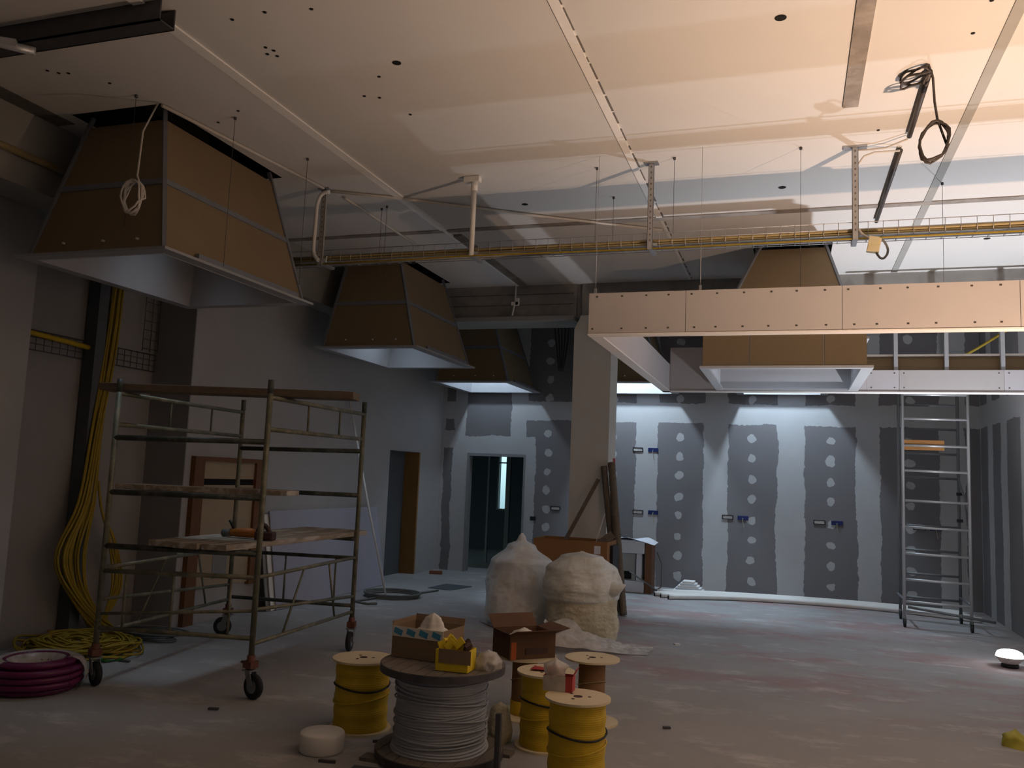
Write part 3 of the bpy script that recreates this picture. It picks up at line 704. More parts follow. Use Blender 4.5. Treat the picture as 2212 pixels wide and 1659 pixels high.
# hanging cable on the beam front
mb = MB(); mb.tube([(-3.76, 11.22, H-0.01), (-3.765, 11.22, 4.2), (-3.78, 11.22, 4.12), (-3.80, 11.22, 4.0)], 0.012, 8); mb.obox((-3.765, 11.22, 4.17), (0.10, 0.04, 0.05)); mb.obox((-3.73, 11.22, 4.20), (0.05, 0.04, 0.10))
single(mb, 'clamp_cable', M_white, 'white clamp and cable hanging on the front of the concrete beam', 'clamp')
mb = MB()
for k in range(5): mb.tube(arc((-3.75+0.07*k, 13.2, 4.4), (-3.68+0.05*k, 13.2, 3.9), (-3.62+0.015*k, 13.2, 3.45+0.05*(k % 2))), 0.012, 6)
single(mb, 'dark_cable_bundle', M_darkcab, 'dark cables dangling behind the beam left of the column', 'cable')

# ------------------------------------------------------------------ left wall: trays, pipe, yellow cables
def wall_tray(lo, hi, vert, label):
    t_ = thing('wall_cable_tray', ((lo[0]), (lo[1]+hi[1])/2, lo[2]), label, 'cable tray', 'wire trays on the left wall')
    mb = MB(); x = lo[0]
    if not vert:
        for k in range(4):
            z = lo[2] + (hi[2]-lo[2])*k/3; mb.tube([(x, lo[1], z), (x, hi[1], z)], 0.006 if k in (0, 3) else 0.004, 6)
        y = lo[1]+0.03
        while y < hi[1]: mb.tube([(x, y, lo[2]), (x, y, hi[2])], 0.004, 5); y += 0.09
    else:
        for k in range(3):
            y = lo[1] + (hi[1]-lo[1])*k/2; mb.tube([(x, y, lo[2]), (x, y, hi[2])], 0.005, 6)
        z = lo[2]+0.03
        while z < hi[2]: mb.tube([(x, lo[1], z), (x, hi[1], z)], 0.004, 5); z += 0.1
    mb.build('wire_mesh', M_steel_dk, t_)
wall_tray((-6.58, 5.46, 2.68), (-6.58, 7.38, 2.86), False, 'wire cable tray running level along the recessed left wall')
wall_tray((-6.56, 7.15, 2.88), (-6.56, 7.37, 3.75), True, 'upright wire cable tray on the left wall above the level one')
single(MB().tube([(-6.55, 5.47, 2.84), (-6.55, 6.2, 2.81), (-6.54, 6.50, 2.79)], 0.025, 8), 'tray_cable', M_yel, 'yellow cable lying in the wire tray on the left wall', 'cable')
single(MB().box((-6.60, 6.42, 0), (-6.46, 6.54, 3.84)), 'downpipe', M_doordark, 'dark square upright channel on the left wall beside the yellow cables', 'channel')
mb = MB()
for k in range(16):
    a, b, c = random.uniform(-1, 1), random.uniform(-1, 1), random.uniform(0, 1)
    by_ = 6.62+0.05*a; bx_ = -6.48+0.05*b
    sway = 0.10+0.42*c
    mb.tube(smooth([(bx_, by_+0.03, 3.85), (bx_, by_+0.02*a, 2.9), (bx_+0.02, by_-0.03-0.10*c, 2.0), (bx_+0.06, by_-sway*0.5, 1.3), (bx_+0.1, by_-sway, 0.8), (bx_+0.10, by_-sway*0.5, 0.4), (bx_+0.08, by_+0.18+0.08*a, 0.07), (bx_+0.06, by_+0.4+0.08*b, 0.03)]), 0.011, 6)
for k in range(5):
    a = random.uniform(-1, 1)
    mb.tube(smooth([(-6.46, 6.62, 1.5), (-6.44, 6.68, 1.2), (-6.40, 6.80+0.05*a, 0.9), (-6.42, 6.88+0.03*k, 0.45), (-6.44, 6.78, 0.05)]), 0.011, 6)
single(mb, 'yellow_cable_bundle', M_yeldull, 'tall bundle of yellow cables hanging down the left wall to the floor', 'cable bundle')
mb = MB()
for k in range(52):
    R = random.uniform(0.18, 0.48); cx_, cy_ = -6.02+random.uniform(-.12, .12), 6.12+random.uniform(-.12, .12); z_ = random.uniform(0.012, 0.13)*(1.15-R)
    a0 = random.uniform(0, 6.28); sp_ = random.uniform(3.5, 6.2)
    mb.tube([(cx_+R*math.cos(a0+sp_*j/24), cy_+0.85*R*math.sin(a0+sp_*j/24), 0.012+z_+0.02*math.sin(j*0.7+k)) for j in range(25)], 0.010, 5)
o = single(mb, 'yellow_cable_pile', M_yeldull, 'tangled heap of yellow cable on the floor beside the left wall', 'cable pile', kind='stuff')
single(MB().tube([(-5.75, 5.98, 0.015), (-5.5, 5.9, 0.015), (-5.42, 6.0, 0.015), (-5.6, 6.07, 0.02), (-5.85, 5.95, 0.02)], 0.012, 6), 'green_cable', M_green, 'short green cable end at the edge of the yellow heap', 'cable')
mb = MB()
for k in range(7):
    R = 0.2+0.02*k
    mb.tube([(-5.95+0.1*math.cos(k)+R*1.3*math.cos(j*0.3), 6.85+R*0.6*math.sin(j*0.3), 0.015+0.012*k) for j in range(22)], 0.008, 5)
single(mb, 'grey_cable_pile', M_hose, 'loose grey cable coiled on the floor behind the yellow heap', 'cable coil')
# magenta pipe coil wrapped in plastic
pc = thing('pipe_coil', (-5.32, 5.02, 0), 'magenta pipe coil partly wrapped in clear plastic on the floor at far left', 'pipe coil')
mb = MB()
for lv in range(5):
    for rg in range(4):
        if lv in (0, 4) and rg in (0, 3): continue
        mb.torus((-5.32, 5.02, 0.026+0.046*lv), 0.17+0.045*rg, 0.024, 36, 8)
mb.build('pipe_turns', M_pink, pc)
mb = MB()
mb.grid(lambda u, v: Vector((-5.32, 5.02, 0.11)) + Vector(((0.245+0.115*math.cos(2*PI*v))*math.cos(0.4+4.2*u), (0.245+0.115*math.cos(2*PI*v))*math.sin(0.4+4.2*u), 0.128*math.sin(2*PI*v)))*(1+0.02*noise.noise(Vector((u*20, v*9, 1)))), 30, 14)
mb.build('plastic_wrap', M_film, pc)

# ------------------------------------------------------------------ scaffold tower
PF, PL, PR, PB = Vector((-3.80, 5.51, 0)), Vector((-5.05, 5.30, 0)), Vector((-3.985, 7.36, 0)), Vector((-5.40, 7.375, 0))
sc = thing('scaffold_tower', (-4.56, 6.39, 0), 'paint-worn steel scaffold tower on castors in front of the left wall', 'scaffold')
def at(p, z): return Vector((p.x, p.y, z))
for p, top in ((PF, 2.365), (PL, 2.345), (PR, 2.37), (PB, 2.38)):
    o = MB().tube([at(p, 0.30), at(p, top)], 0.022, 12).build('standard', M_scaf, sc)
    MB().tube([at(p, top-0.10), at(p, top+0.004)], 0.0235, 12).build('spigot', M_scaf_dk, o)
def rl(a, za, b, zb, r=0.016, m=None, name='rail'):
    return MB().tube([at(a, za), at(b, zb)], r, 8).build(name, m or M_scaf, sc)
def lerp(a, za, b, zb, t): return Vector((a.x+(b.x-a.x)*t, a.y+(b.y-a.y)*t, za+(zb-za)*t))
def post(a, za, zb, b, za2, zb2, t, r=0.010, t2=None):
    p = lerp(a, za, b, za2, t); q = lerp(a, zb, b, zb2, t if t2 is None else t2)
    MB().tube([p, q], r, 8).build('spindle', M_scaf, sc)
for a, b in ((PL, PB), (PF, PR)):
    rl(a, 2.235, b, 2.255, 0.018, name='guard_rail'); rl(a, 1.99, b, 2.01, 0.018, name='guard_rail')
    post(a, 2.235, 1.99, b, 2.255, 2.01, 0.36); post(a, 2.235, 1.99, b, 2.255, 2.01, 0.70)
for a, b in ((PL, PF), (PB, PR)):
    rl(a, 1.885, b, 1.892, 0.022, M_scaf_dk, 'transom'); rl(a, 1.46, b, 1.465, 0.022, M_scaf_dk, 'transom'); rl(a, 1.045, b, 1.047, 0.022, M_scaf_dk, 'transom')
rl(PB, 0.84, PR, 0.865, 0.018, M_scaf_dk, 'transom')
for a, b in ((PF, PR), (PL, PB)):
    rl(a, 0.875, b, 0.873, 0.016); rl(a, 0.39, b, 0.36, 0.016); rl(a, 0.64, b, 0.505, 0.014)
    post(a, 0.875, 0.39, b, 0.873, 0.36, 0.42, t2=0.25); post(a, 0.875, 0.39, b, 0.873, 0.36, 0.68, t2=0.78)
rl(PL, 0.855, PF, 0.875, 0.018); rl(PL, 0.53, PF, 0.63, 0.012); rl(PL, 0.425, PF, 0.43, 0.018)
rl(PB, 0.385, PR, 0.415, 0.018, M_scaf_dk)
post(PL, 0.855, 0.425, PF, 0.875, 0.43, 0.47); post(PL, 0.855, 0.425, PF, 0.875, 0.43, 0.84); post(PL, 0.855, 0.425, PF, 0.875, 0.43, 0.16)
post(PB, 0.84, 0.385, PR, 0.865, 0.415, 0.45); post(PB, 0.84, 0.385, PR, 0.865, 0.415, 0.85)
def castor(p, ang):
    c = MB(); c.tube([at(p, 0.20), at(p, 0.31)], 0.030, 12); ca = c.build('castor', M_rust, sc)
    d = Vector((math.cos(ang), math.sin(ang), 0)); n = Vector((-d.y, d.x, 0)); ax = p - d*0.045 + Vector((0, 0, 0.092))
    mb = MB()
    prof = [(0.045, -0.021), (0.075, -0.024), (0.088, -0.016), (0.092, 0), (0.088, 0.016), (0.075, 0.024), (0.045, 0.021)]
    mb.lathe(prof, seg=28)
    R = Matrix((d, Vector((0, 0, 1)), n)).transposed()
    bmesh.ops.transform(mb.bm, matrix=Matrix.Translation(ax) @ R.to_4x4(), verts=mb.bm.verts)
    mb.build('tyre', M_rubber, ca)
    MB().tube([ax - n*0.023, ax + n*0.023], 0.048, 18).build('hub', M_wheelhub, ca)
    mb = MB()
    for s_ in (-1, 1):
        mb.bar(ax + n*s_*0.032 + d*0.0, at(p, 0.20) + n*s_*0.030, 0.05, 0.005, n)
    mb.obox(at(p, 0.203), (0.085, 0.085, 0.012), (0, 0, ang)); mb.tube([ax - n*0.038, ax + n*0.038], 0.009, 8)
    mb.build('fork', M_wheelhub, ca)
    mb = MB(); mb.obox(at(p, 0.245), (0.085, 0.075, 0.05), (0, 0, ang)); mb.tube([at(p, 0.235)+d*0.03, at(p, 0.25)+d*0.10], 0.010, 8)
    mb.build('brake_collar', M_rust, ca)
castor(PF, 2.9); castor(PL, 2.7); castor(PR, 1.85); castor(PB, 0.3)
# planks on the tower
def plank(name, p0, p1, wd, th, m, label, grp='planks on the scaffold tower'):
    return single(MB().bar(p0, p1, wd, th), name, m, label, 'plank', grp, bevel=0.004)
plank('plank', (-5.28, 5.40, 2.292), (-3.30, 5.95, 2.29), 0.22, 0.058, M_plank_dk, 'dark brown plank lying across the top guard rails of the scaffold tower')
plank('plank', (-5.06, 5.45, 1.506), (-3.66, 5.70, 1.508), 0.24, 0.04, M_plank, 'dusty plank on the middle transom of the scaffold tower')
fz = 1.092
plank('deck_plank', (-4.55, 5.32, fz), (-4.60, 7.62, fz), 0.22, 0.044, M_plank, 'left plank of the lower deck of the scaffold tower, under the tools')
plank('deck_plank', (-4.31, 5.30, fz), (-4.36, 7.64, fz), 0.22, 0.044, M_plank, 'middle plank of the lower deck of the scaffold tower')
plank('deck_plank', (-4.07, 5.33, fz), (-4.125, 7.62, fz), 0.22, 0.044, M_plank, 'right plank of the lower deck of the scaffold tower')
tz = fz+0.023
tl = thing('power_drill', (-4.25, 5.95, tz), 'orange power tool lying on the scaffold deck, left of the brown one', 'power tool')
MB().tube([(-4.38, 5.95, tz+0.04), (-4.30, 5.95, tz+0.045), (-4.20, 5.96, tz+0.045), (-4.15, 5.96, tz+0.04)], [0.03, 0.038, 0.04, 0.03], 12).build('body', M_tool, tl)
MB().tube([(-4.46, 5.95, tz+0.032), (-4.38, 5.95, tz+0.04)], 0.032, 12).build('grip_end', M_hose, tl)
MB().tube([(-4.36, 5.95, tz+0.07), (-4.40, 5.94, tz+0.14)], 0.011, 8).build('lever', M_blackpl, tl)
MB().tube([(-4.15, 5.96, tz+0.04), (-4.12, 5.96, tz+0.12)], 0.012, 8).build('trigger_handle', M_tool_dk, tl)
tl = thing('hand_saw', (-4.0, 5.85, tz), 'dark brown power tool with a looped handle lying on the scaffold deck', 'power tool')
MB().obox((-4.02, 5.90, tz+0.035), (0.16, 0.09, 0.07), (0, 0, 0.2)).build('body', M_tool_dk, tl, 0.015)
MB().tube(arc((-4.08, 5.9, tz+0.06), (-4.06, 5.9, tz+0.19), (-3.97, 5.9, tz+0.05)), 0.018, 10).build('handle', M_tool_dk, tl)

# ------------------------------------------------------------------ against the left wall
def sheet(yA, yB, zT, off, th, m, label):
    xb, xt = XL+0.24+off, XL+0.05+off
    mb = MB(); mb.plate([(xb, yA, 0.004), (xb, yB, 0.004), (xt, yB, zT), (xt, yA, zT)], th)
    return single(mb, 'plasterboard_sheet', m, label, 'plasterboard sheet', 'plasterboard leaning on the left wall')
sheet(8.92, 11.75, 1.17, 0.0, 0.0125, M_board_lav, 'large grey-blue plasterboard sheet leaning on the left wall behind the scaffold, front of the stack')
sheet(8.84, 11.6, 1.13, -0.022, 0.0125, M_edge, 'pale sheet second in the plasterboard stack leaning on the left wall')
sheet(8.78, 11.5, 1.15, -0.045, 0.0125, M_plaster_grey, 'grey sheet rearmost in the plasterboard stack leaning on the left wall')
single(MB().tube([(-5.26, 10.64, 0.01), (-5.62, 10.67, 1.2), (XL+0.04, 10.70, 2.78)], 0.014, 8), 'leaning_pole', M_white, 'long thin white pole leaning against the left wall beside the plasterboard', 'pole')
mb = MB()
for k in range(3):
    mb.tube([(-5.22+0.36*math.cos(0.3*j)*(1+0.05*k), 10.75+0.34*math.sin(0.3*j), 0.016+0.02*k) for j in range(22)], 0.014, 6)
mb.tube([(-4.86, 10.75, 0.016), (-5.0, 11.2, 0.016), (-4.9, 11.6, 0.016)], 0.014, 6); mb.tube([(-5.3, 10.4, 0.016), (-5.4, 10.0, 0.016), (-5.15, 9.9, 0.016), (-5.05, 9.97, 0.02)], 0.016, 6)
single(mb, 'hose', M_hose, 'grey hose coiled loosely on the floor near the left wall', 'hose')
single(MB().plate([(-5.16, 11.83, 0.001), (-4.78, 11.78, 0.001), (-4.66, 12.36, 0.001), (-5.12, 12.42, 0.001)], 0.008), 'floor_hatch', M_hatch, 'dark square cover plate lying on the floor before the back doorway', 'cover plate')
single(MB().obox((-5.78, 13.55, 0.03), (0.22, 0.09, 0.06), (0, 0, 0.3)), 'brick', M_brick, 'single red brick on the floor near the back left corner', 'brick', bevel=0.008)

# ------------------------------------------------------------------ spools
def spool(loc, rf, rw, h, label, kind='yellow', low=0.35):
    x, y, z = loc
    t_ = thing('cable_spool', loc, label, 'cable spool', 'cable spools around the big drum')
    th = 0.013
    for k, zz in enumerate((0, h-th)):
        f = MB().lathe([(0.022, zz), (rf, zz), (rf, zz+th), (0.022, zz+th)], loc, 40, smooth=False).build('flange', M_wood, t_)
        if k:
            mb = MB(); mb.lathe([(0.026, zz+th), (0.026, zz+th+0.0015)], loc, 16, smooth=False)
            for a in (0.3, 2.4, 4.5): mb.lathe([(0.010, zz+th), (0.010, zz+th+0.0015)], (x+0.065*math.cos(a), y+0.065*math.sin(a), z), 10, smooth=False)
            mb.build('hole', M_tool_dk, f)
    if kind == 'yellow':
        prof = []; zz = th; n = int((h-2*th)/0.011)
        for i in range(n):
            for q in range(3):
                prof.append((rw-0.0035+0.0035*math.sin(PI*(q+0.5)/3)+0.0025*math.sin(i*0.8), th + (h-2*th)*(i+q/3)/n))
        MB().lathe(prof, loc, 40, jit=lambda i, a: 0.0025*math.sin(a*2+i*0.05)).build('yellow_winding', M_yel, t_)
        MB().tube([(x+(rw+0.006)*math.cos(a), y+(rw+0.006)*math.sin(a), z+h*0.62+0.012*math.sin(2*a)) for a in [k*2*PI/36 for k in range(37)]], 0.006, 6).build('black_tie', M_blackpl, t_)
        MB().tube([(x+(rw+0.005)*math.cos(a), y+(rw+0.005)*math.sin(a), z+h*0.46+0.03*math.sin(a+1)) for a in [k*2*PI/36 for k in range(37)]], 0.005, 6).build('loose_turn', M_yel, t_)
    else:
        MB().lathe([(rw, th), (rw, h-th)], loc, 32).build('core', M_browncore, t_)
        if low > 0: MB().lathe([(rw+0.004, th), (rw+0.006, th+0.02), (rw+0.005, h*low*0.5), (rw+0.006, h*low)], loc, 32).build('yellow_winding', M_yel, t_)
        MB().tube([(x+(rw+0.005)*math.cos(a), y+(rw+0.005)*math.sin(a), z+h*0.6+0.03*math.sin(a+2.4)) for a in [k*2*PI/36 for k in range(37)]], 0.004, 6).build('loose_turn', M_yeltray, t_)
    return t_
spool((-2.72, 5.22, 0), 0.205, 0.178, 0.46, 'full yellow cable spool left of the big cable drum')
spool((-1.135, 4.78, 0), 0.185, 0.160, 0.49, 'full yellow cable spool nearest the camera, small red box on its top')
spool((-1.495, 5.40, 0), 0.19, 0.160, 0.47, 'full yellow cable spool with a red and white packet on top, behind the nearest spool')
spool((-1.83, 6.02, 0), 0.225, 0.092, 0.425, 'nearly empty brown-cored spool carrying the open cardboard box', 'core', 0.26)
spool((-1.345, 6.07, 0), 0.195, 0.095, 0.445, 'nearly empty brown-cored spool with a bare pale top, rearmost on the right', 'core', 0.0)
# big drum
D = (-2.02, 4.92, 0)
dr = thing('cable_drum', D, 'big wooden cable drum wound with grey cable, boxes on its top', 'cable drum')
def disc_planks(z0, z1, R, name):
    f = None
    mb = MB()
    n = 9; wd = 2*R/n
    for k in range(n):
        x0 = -R + wd*k + 0.003; x1 = x0 + wd - 0.006
        seg = 6; top = []; bot = []
        xs_ = [x0 + (x1-x0)*j/seg for j in range(seg+1)]
        ys_ = [math.sqrt(max(R*R - xx*xx, 0.0)) for xx in xs_]
        ring = [(xx, -yy) for xx, yy in zip(xs_, ys_)] + [(xx, yy) for xx, yy in reversed(list(zip(xs_, ys_)))]
        vb = [mb.bm.verts.new((D[0]+p[0], D[1]+p[1], z0)) for p in ring]; vt = [mb.bm.verts.new((D[0]+p[0], D[1]+p[1], z1)) for p in ring]
        for a in range(len(ring)):
            b_ = (a+1) % len(ring)
            try: mb.bm.faces.new((vb[a], vb[b_], vt[b_], vt[a]))
            except ValueError: pass
        try: mb.bm.faces.new(vt); mb.bm.faces.new(vb[::-1])
        except ValueError: pass
    o = mb.build(name, M_drumwood, dr)
    MB().lathe([(R+0.001, z0), (R+0.004, z0), (R+0.004, z1-0.004), (R+0.001, z1-0.004)], D, 48, smooth=False).build('steel_rim', M_steel_dk, o)
    MB().lathe([(0.05, z1), (0.05, z1+0.004)], D, 16, smooth=False).build('hub_plate', M_steel_dk, o)
disc_planks(0.515, 0.56, 0.378, 'top_flange')
disc_planks(0.02, 0.065, 0.385, 'bottom_flange')
prof = []; n = 30
for i in range(n):
    for q in range(4):
        prof.append((0.264+0.011*math.sin(PI*(q+0.5)/4)+0.010*math.sin(i*0.55)*0.4 - (0.0 if i > 3 else -0.008*(3-i)), 0.067 + 0.446*(i+q/4)/n))
MB().lathe(prof, D, 56, jit=lambda i, a: 0.006*math.sin(a*1.0+0.03*i)+0.003*math.sin(3*a+i*0.11)).build('grey_winding', M_greycab, dr)
mb = MB()
for k in range(9):
    z_ = 0.12+0.045*k; ph = random.uniform(0, 6.28); am = random.uniform(0.01, 0.035)
    mb.tube([(D[0]+0.282*math.cos(a), D[1]+0.282*math.sin(a), z_+am*math.sin(a+ph)) for a in [j*2*PI/44 for j in range(45)]], 0.0055, 6)
mb.build('crossing_turns', M_greycab, dr)
mb = MB(); mb.box((-2.42, 4.66, 0), (-1.62, 4.76, 0.02)); mb.box((-2.42, 5.08, 0), (-1.62, 5.18, 0.02)); mb.build('skid', M_drumwood, dr)
# things on and about the drum
TOPZ = 0.56
def open_box(name, c, sx, sy, sz, rot, m, label, cat='cardboard box', flaps=(), tape=None, th=0.004, grp=None):
    x, y, z = c
    t_ = thing(name, c, label, cat, grp)
    R = Matrix.Rotation(rot, 3, 'Z')
    def q(mb, lo, hi, nm, mm):
        mb.box(lo, hi); bmesh.ops.transform(mb.bm, matrix=Matrix.Translation(c) @ R.to_4x4(), verts=mb.bm.verts); return mb.build(nm, mm, t_)
    mb = MB(); h = sz
    mb.box((-sx/2, -sy/2, 0), (sx/2, sy/2, th))
    mb.box((-sx/2, -sy/2, th), (sx/2, -sy/2+th, h)); mb.box((-sx/2, sy/2-th, th), (sx/2, sy/2, h)); mb.box((-sx/2, -sy/2+th, th), (-sx/2+th, sy/2-th, h))
    q(mb, (sx/2-th, -sy/2+th, th), (sx/2, sy/2-th, h), 'box_body', m)
    for side, ang, ln in flaps:
        mb = MB(); s2 = {'f': (0, -sy/2), 'b': (0, sy/2), 'l': (-sx/2, 0), 'r': (sx/2, 0)}[side]
        w2 = sx if side in 'fb' else sy
        mb.box((-w2/2, 0, 0), (w2/2, ln, th))
        A = Matrix.Rotation(ang, 4, 'X'); Zr = {'f': PI, 'b': 0, 'l': PI/2, 'r': -PI/2}[side]
        bmesh.ops.transform(mb.bm, matrix=Matrix.Translation(c) @ R.to_4x4() @ Matrix.Translation((s2[0], s2[1], h)) @ Matrix.Rotation(Zr, 4, 'Z') @ A, verts=mb.bm.verts)
        mb.build('flap', m, t_)
    return t_, R
b1, R1 = open_box('cardboard_box', (-2.17, 5.02, TOPZ+0.004), 0.36, 0.28, 0.185, -0.10, M_card, 'brown cardboard box with blue and white tape on the left of the drum top', flaps=[('b', 1.25, 0.04), ('l', 1.5, 0.03)])
mb = MB(); mb.box((-0.182, -0.143, 0.125), (0.182, -0.140, 0.185)); mb.mi = 1
for k in range(4): mb.obox((-0.135+0.09*k, -0.1435, 0.155), (0.06, 0.002, 0.035), (0, 0.3, 0))
bmesh.ops.transform(mb.bm, matrix=Matrix.Translation((-2.17, 5.02, TOPZ+0.004)) @ R1.to_4x4(), verts=mb.bm.verts)
mb.build('printed_tape', [M_white, M_blueprint], b1)
def blob(c, rx, ry, h, amp, sc_, seed, prof, nu=40, nv=26, name=None):
    mb = MB(); c = Vector(c)
    def fn(u, v):
        a = 2*PI*u; z = h*v; r = prof(v)
        p = Vector((rx*r*math.cos(a), ry*r*math.sin(a), z))
        k = noise.fractal(Vector((math.cos(a)*sc_, math.sin(a)*sc_, z*sc_/max(rx, .01)*0.6))+Vector((seed, seed*2, 0)), 1.0, 2.0, 4)
        k2 = noise.noise(Vector((math.cos(a)*sc_*3, math.sin(a)*sc_*3, z*9+seed)))
        fade = min(1, 6*(1-v)) if v > 0.8 else 1
        p.x *= 1 + (amp*k + amp*0.3*k2)*fade; p.y *= 1 + (amp*k + amp*0.3*k2)*fade
        return c + p
    mb.grid(fn, nu+1, nv); return mb
def smooth_prof(pts):
    def f(v):
        for (a, ra), (b, rb) in zip(pts, pts[1:]):
            if v <= b:
                t = (v-a)/(b-a) if b > a else 0; t = t*t*(3-2*t); return ra+(rb-ra)*t
        return pts[-1][1]
    return f
single(blob((-2.14, 5.02, TOPZ+0.08), 0.14, 0.10, 0.19, 0.25, 1.5, 3.0, smooth_prof([(0, 0.9), (0.35, 1.0), (0.55, 0.55), (0.85, 0.35), (1, 0.02)]), 28, 14), 'white_bag', M_white, 'white plastic bag poking out of the taped cardboard box', 'bag')
b2, R2 = open_box('yellow_box', (-1.875, 4.76, TOPZ+0.004), 0.20, 0.15, 0.12, 0.04, M_yellowcard, 'small open yellow box on the front edge of the drum top', flaps=[])
mb = MB(); mb.box((-0.08, -0.079, 0.045), (0.118, -0.076, 0.125)); bmesh.ops.transform(mb.bm, matrix=Matrix.Translation((-1.875, 4.76, TOPZ+0.004)) @ R2.to_4x4(), verts=mb.bm.verts); mb.build('brown_flap', M_card, b2)
for k in range(9):
    px, py = -1.95+0.05*(k % 4)+random.uniform(-.01, .01), 4.73+0.035*(k//4)
    single(MB().obox((px, py, TOPZ+0.135+0.012*(k % 3)), (0.045, 0.02, 0.06), (random.uniform(-.7, .7), random.uniform(-.9, .9), random.uniform(0, 3))), 'yellow_packet', M_yellowcard if k % 4 != 3 else M_tool_dk,
           'folded yellow packet heaped in the small yellow box' if k % 4 != 3 else 'dark brown packet heaped in the small yellow box', 'packet', 'packets in the yellow box' if k % 4 != 3 else 'dark packets in the yellow box')
single(blob((-1.715, 4.88, TOPZ+0.001), 0.07, 0.09, 0.11, 0.35, 1.8, 8.0, smooth_prof([(0, 0.9), (0.4, 1.0), (0.8, 0.7), (1, 0.02)]), 26, 14), 'crumpled_plastic', M_film, 'crumpled clear plastic on the drum top right of the yellow box', 'plastic')
b3, R3 = open_box('open_cardboard_box', (-1.84, 6.0, 0.427), 0.36, 0.30, 0.17, 0.75, M_card_dk, 'dark brown open cardboard box on a spool behind the drum', flaps=[('f', 0.35, 0.12), ('b', 0.7, 0.13), ('l', 0.4, 0.12), ('r', 0.25, 0.12)])
for lo_, hi_, m3 in (((-0.06, -0.153, 0.03), (0.12, -0.151, 0.075), M_tool_dk), ((-0.17, -0.153, 0.0), (-0.13, -0.151, 0.12), M_orangeprint)):
    mb = MB(); mb.box(lo_, hi_)
    bmesh.ops.transform(mb.bm, matrix=Matrix.Translation((-1.84, 6.0, 0.427)) @ R3.to_4x4(), verts=mb.bm.verts); mb.build('printed_mark', m3, b3)
single(blob((-1.84, 6.0, 0.45), 0.13, 0.11, 0.17, 0.25, 1.5, 13.0, smooth_prof([(0, 0.8), (0.5, 1.0), (0.8, 0.6), (1, 0.02)]), 24, 12), 'white_bag', M_white, 'white packing bag inside the open dark brown box', 'bag')
rb, R4 = open_box('red_box', (-1.27, 4.87, 0.491), 0.17, 0.085, 0.085, 0.05, M_redprint, 'small red and white box on the nearest yellow spool', flaps=[('r', 1.1, 0.05)])
mb = MB(); mb.box((-0.086, -0.0445, 0.0), (0.045, -0.0425, 0.085)); bmesh.ops.transform(mb.bm, matrix=Matrix.Translation((-1.27, 4.87, 0.491)) @ R4.to_4x4(), verts=mb.bm.verts); mb.build('grey_label', M_film, rb)
single(blob((-1.295, 4.87, 0.52), 0.06, 0.05, 0.15, 0.35, 1.8, 21.0, smooth_prof([(0, 0.6), (0.4, 0.9), (0.7, 1.1), (1, 0.05)]), 24, 14), 'crumpled_plastic', M_film, 'crumpled white film bursting out of the small red box', 'plastic')
mb = MB(); mb.grid(lambda u, v: Vector((-1.59+0.20*u, 5.34+0.12*v+0.03*u, 0.474+0.012*math.sin(u*7)*math.sin(v*5)+0.008)), 14, 8)
single(mb, 'red_packet', M_redprint, 'flat red and white packet on the second yellow spool', 'packet')
mb = MB(); mb.lathe([(0.045, 0), (0.128, 0), (0.135, 0.01), (0.135, 0.105), (0.128, 0.115), (0.045, 0.115)], (-2.71, 4.72, 0), 36)
o = single(mb, 'tape_roll', M_white, 'white roll of strapping on the floor left of the drum', 'roll')
single(blob((-1.79, 5.37, 0.0), 0.078, 0.08, 0.25, 0.28, 1.7, 31.0, smooth_prof([(0, 0.9), (0.3, 1.0), (0.6, 0.9), (0.85, 0.7), (1, 0.02)]), 30, 18), 'insulation_wad', M_cream, 'cream wad of insulation wool between the drum and the yellow spools', 'insulation')
single(MB().bar((-1.60, 4.78, 0.0), (-1.60, 4.78, 0.34), 0.03, 0.03), 'iron_bar', M_steel_dk, 'short dark iron bar standing upright right of the drum base', 'bar')
single(MB().obox((-2.22, 4.47, 0.012), (0.3, 0.14, 0.02), (0, 0, 0.1)), 'teal_plate', M_hatch, 'bluish grey plate on the floor in front of the drum', 'plate')
single(blob((-1.66, 4.56, 0.0), 0.06, 0.05, 0.06, 0.3, 1.8, 41.0, smooth_prof([(0, 0.9), (0.5, 1.0), (1, 0.02)]), 20, 8), 'paper_scrap', M_white, 'crumpled white scrap on the floor in front of the drum', 'scrap')
for (x, y, sx, sy, r, lab) in ((-3.83, 5.15, 0.07, 0.03, 0.3, 'small dark scrap on the floor in front of the scaffold castors'), (-5.4, 6.0, 0.10, 0.03, 0.1, 'small dark scrap on the floor beside the yellow heap'),
                               (-2.57, 4.55, 0.10, 0.02, 0.2, 'thin dark scrap on the floor in front of the white roll'), (-0.82, 6.15, 0.05, 0.03, 0.5, 'tiny dark scrap alone on the floor right of the spools'),
                               (-1.15, 9.3, 0.06, 0.05, 0.5, 'pale scrap on the floor right of the clear film'), (-2.45, 5.02, 0.12, 0.02, 0.4, 'thin dark stick on the floor between white roll and drum')):
    single(MB().obox((x, y, 0.008), (sx, sy, 0.014), (0, 0, r)), 'floor_scrap', M_steel_dk if 'dark' in lab else M_white, lab, 'scrap')
single(blob((1.47, 6.83, 0.0), 0.08, 0.08, 0.12, 0.4, 1.6, 51.0, smooth_prof([(0, 1.0), (0.5, 0.9), (1, 0.02)]), 24, 10), 'yellow_bag', mat('yellow_green_plastic', (0.42, 0.40, 0.06), 0.5, 10, 0.2), 'yellow-green scrap of plastic on the floor at the lower right edge', 'scrap')

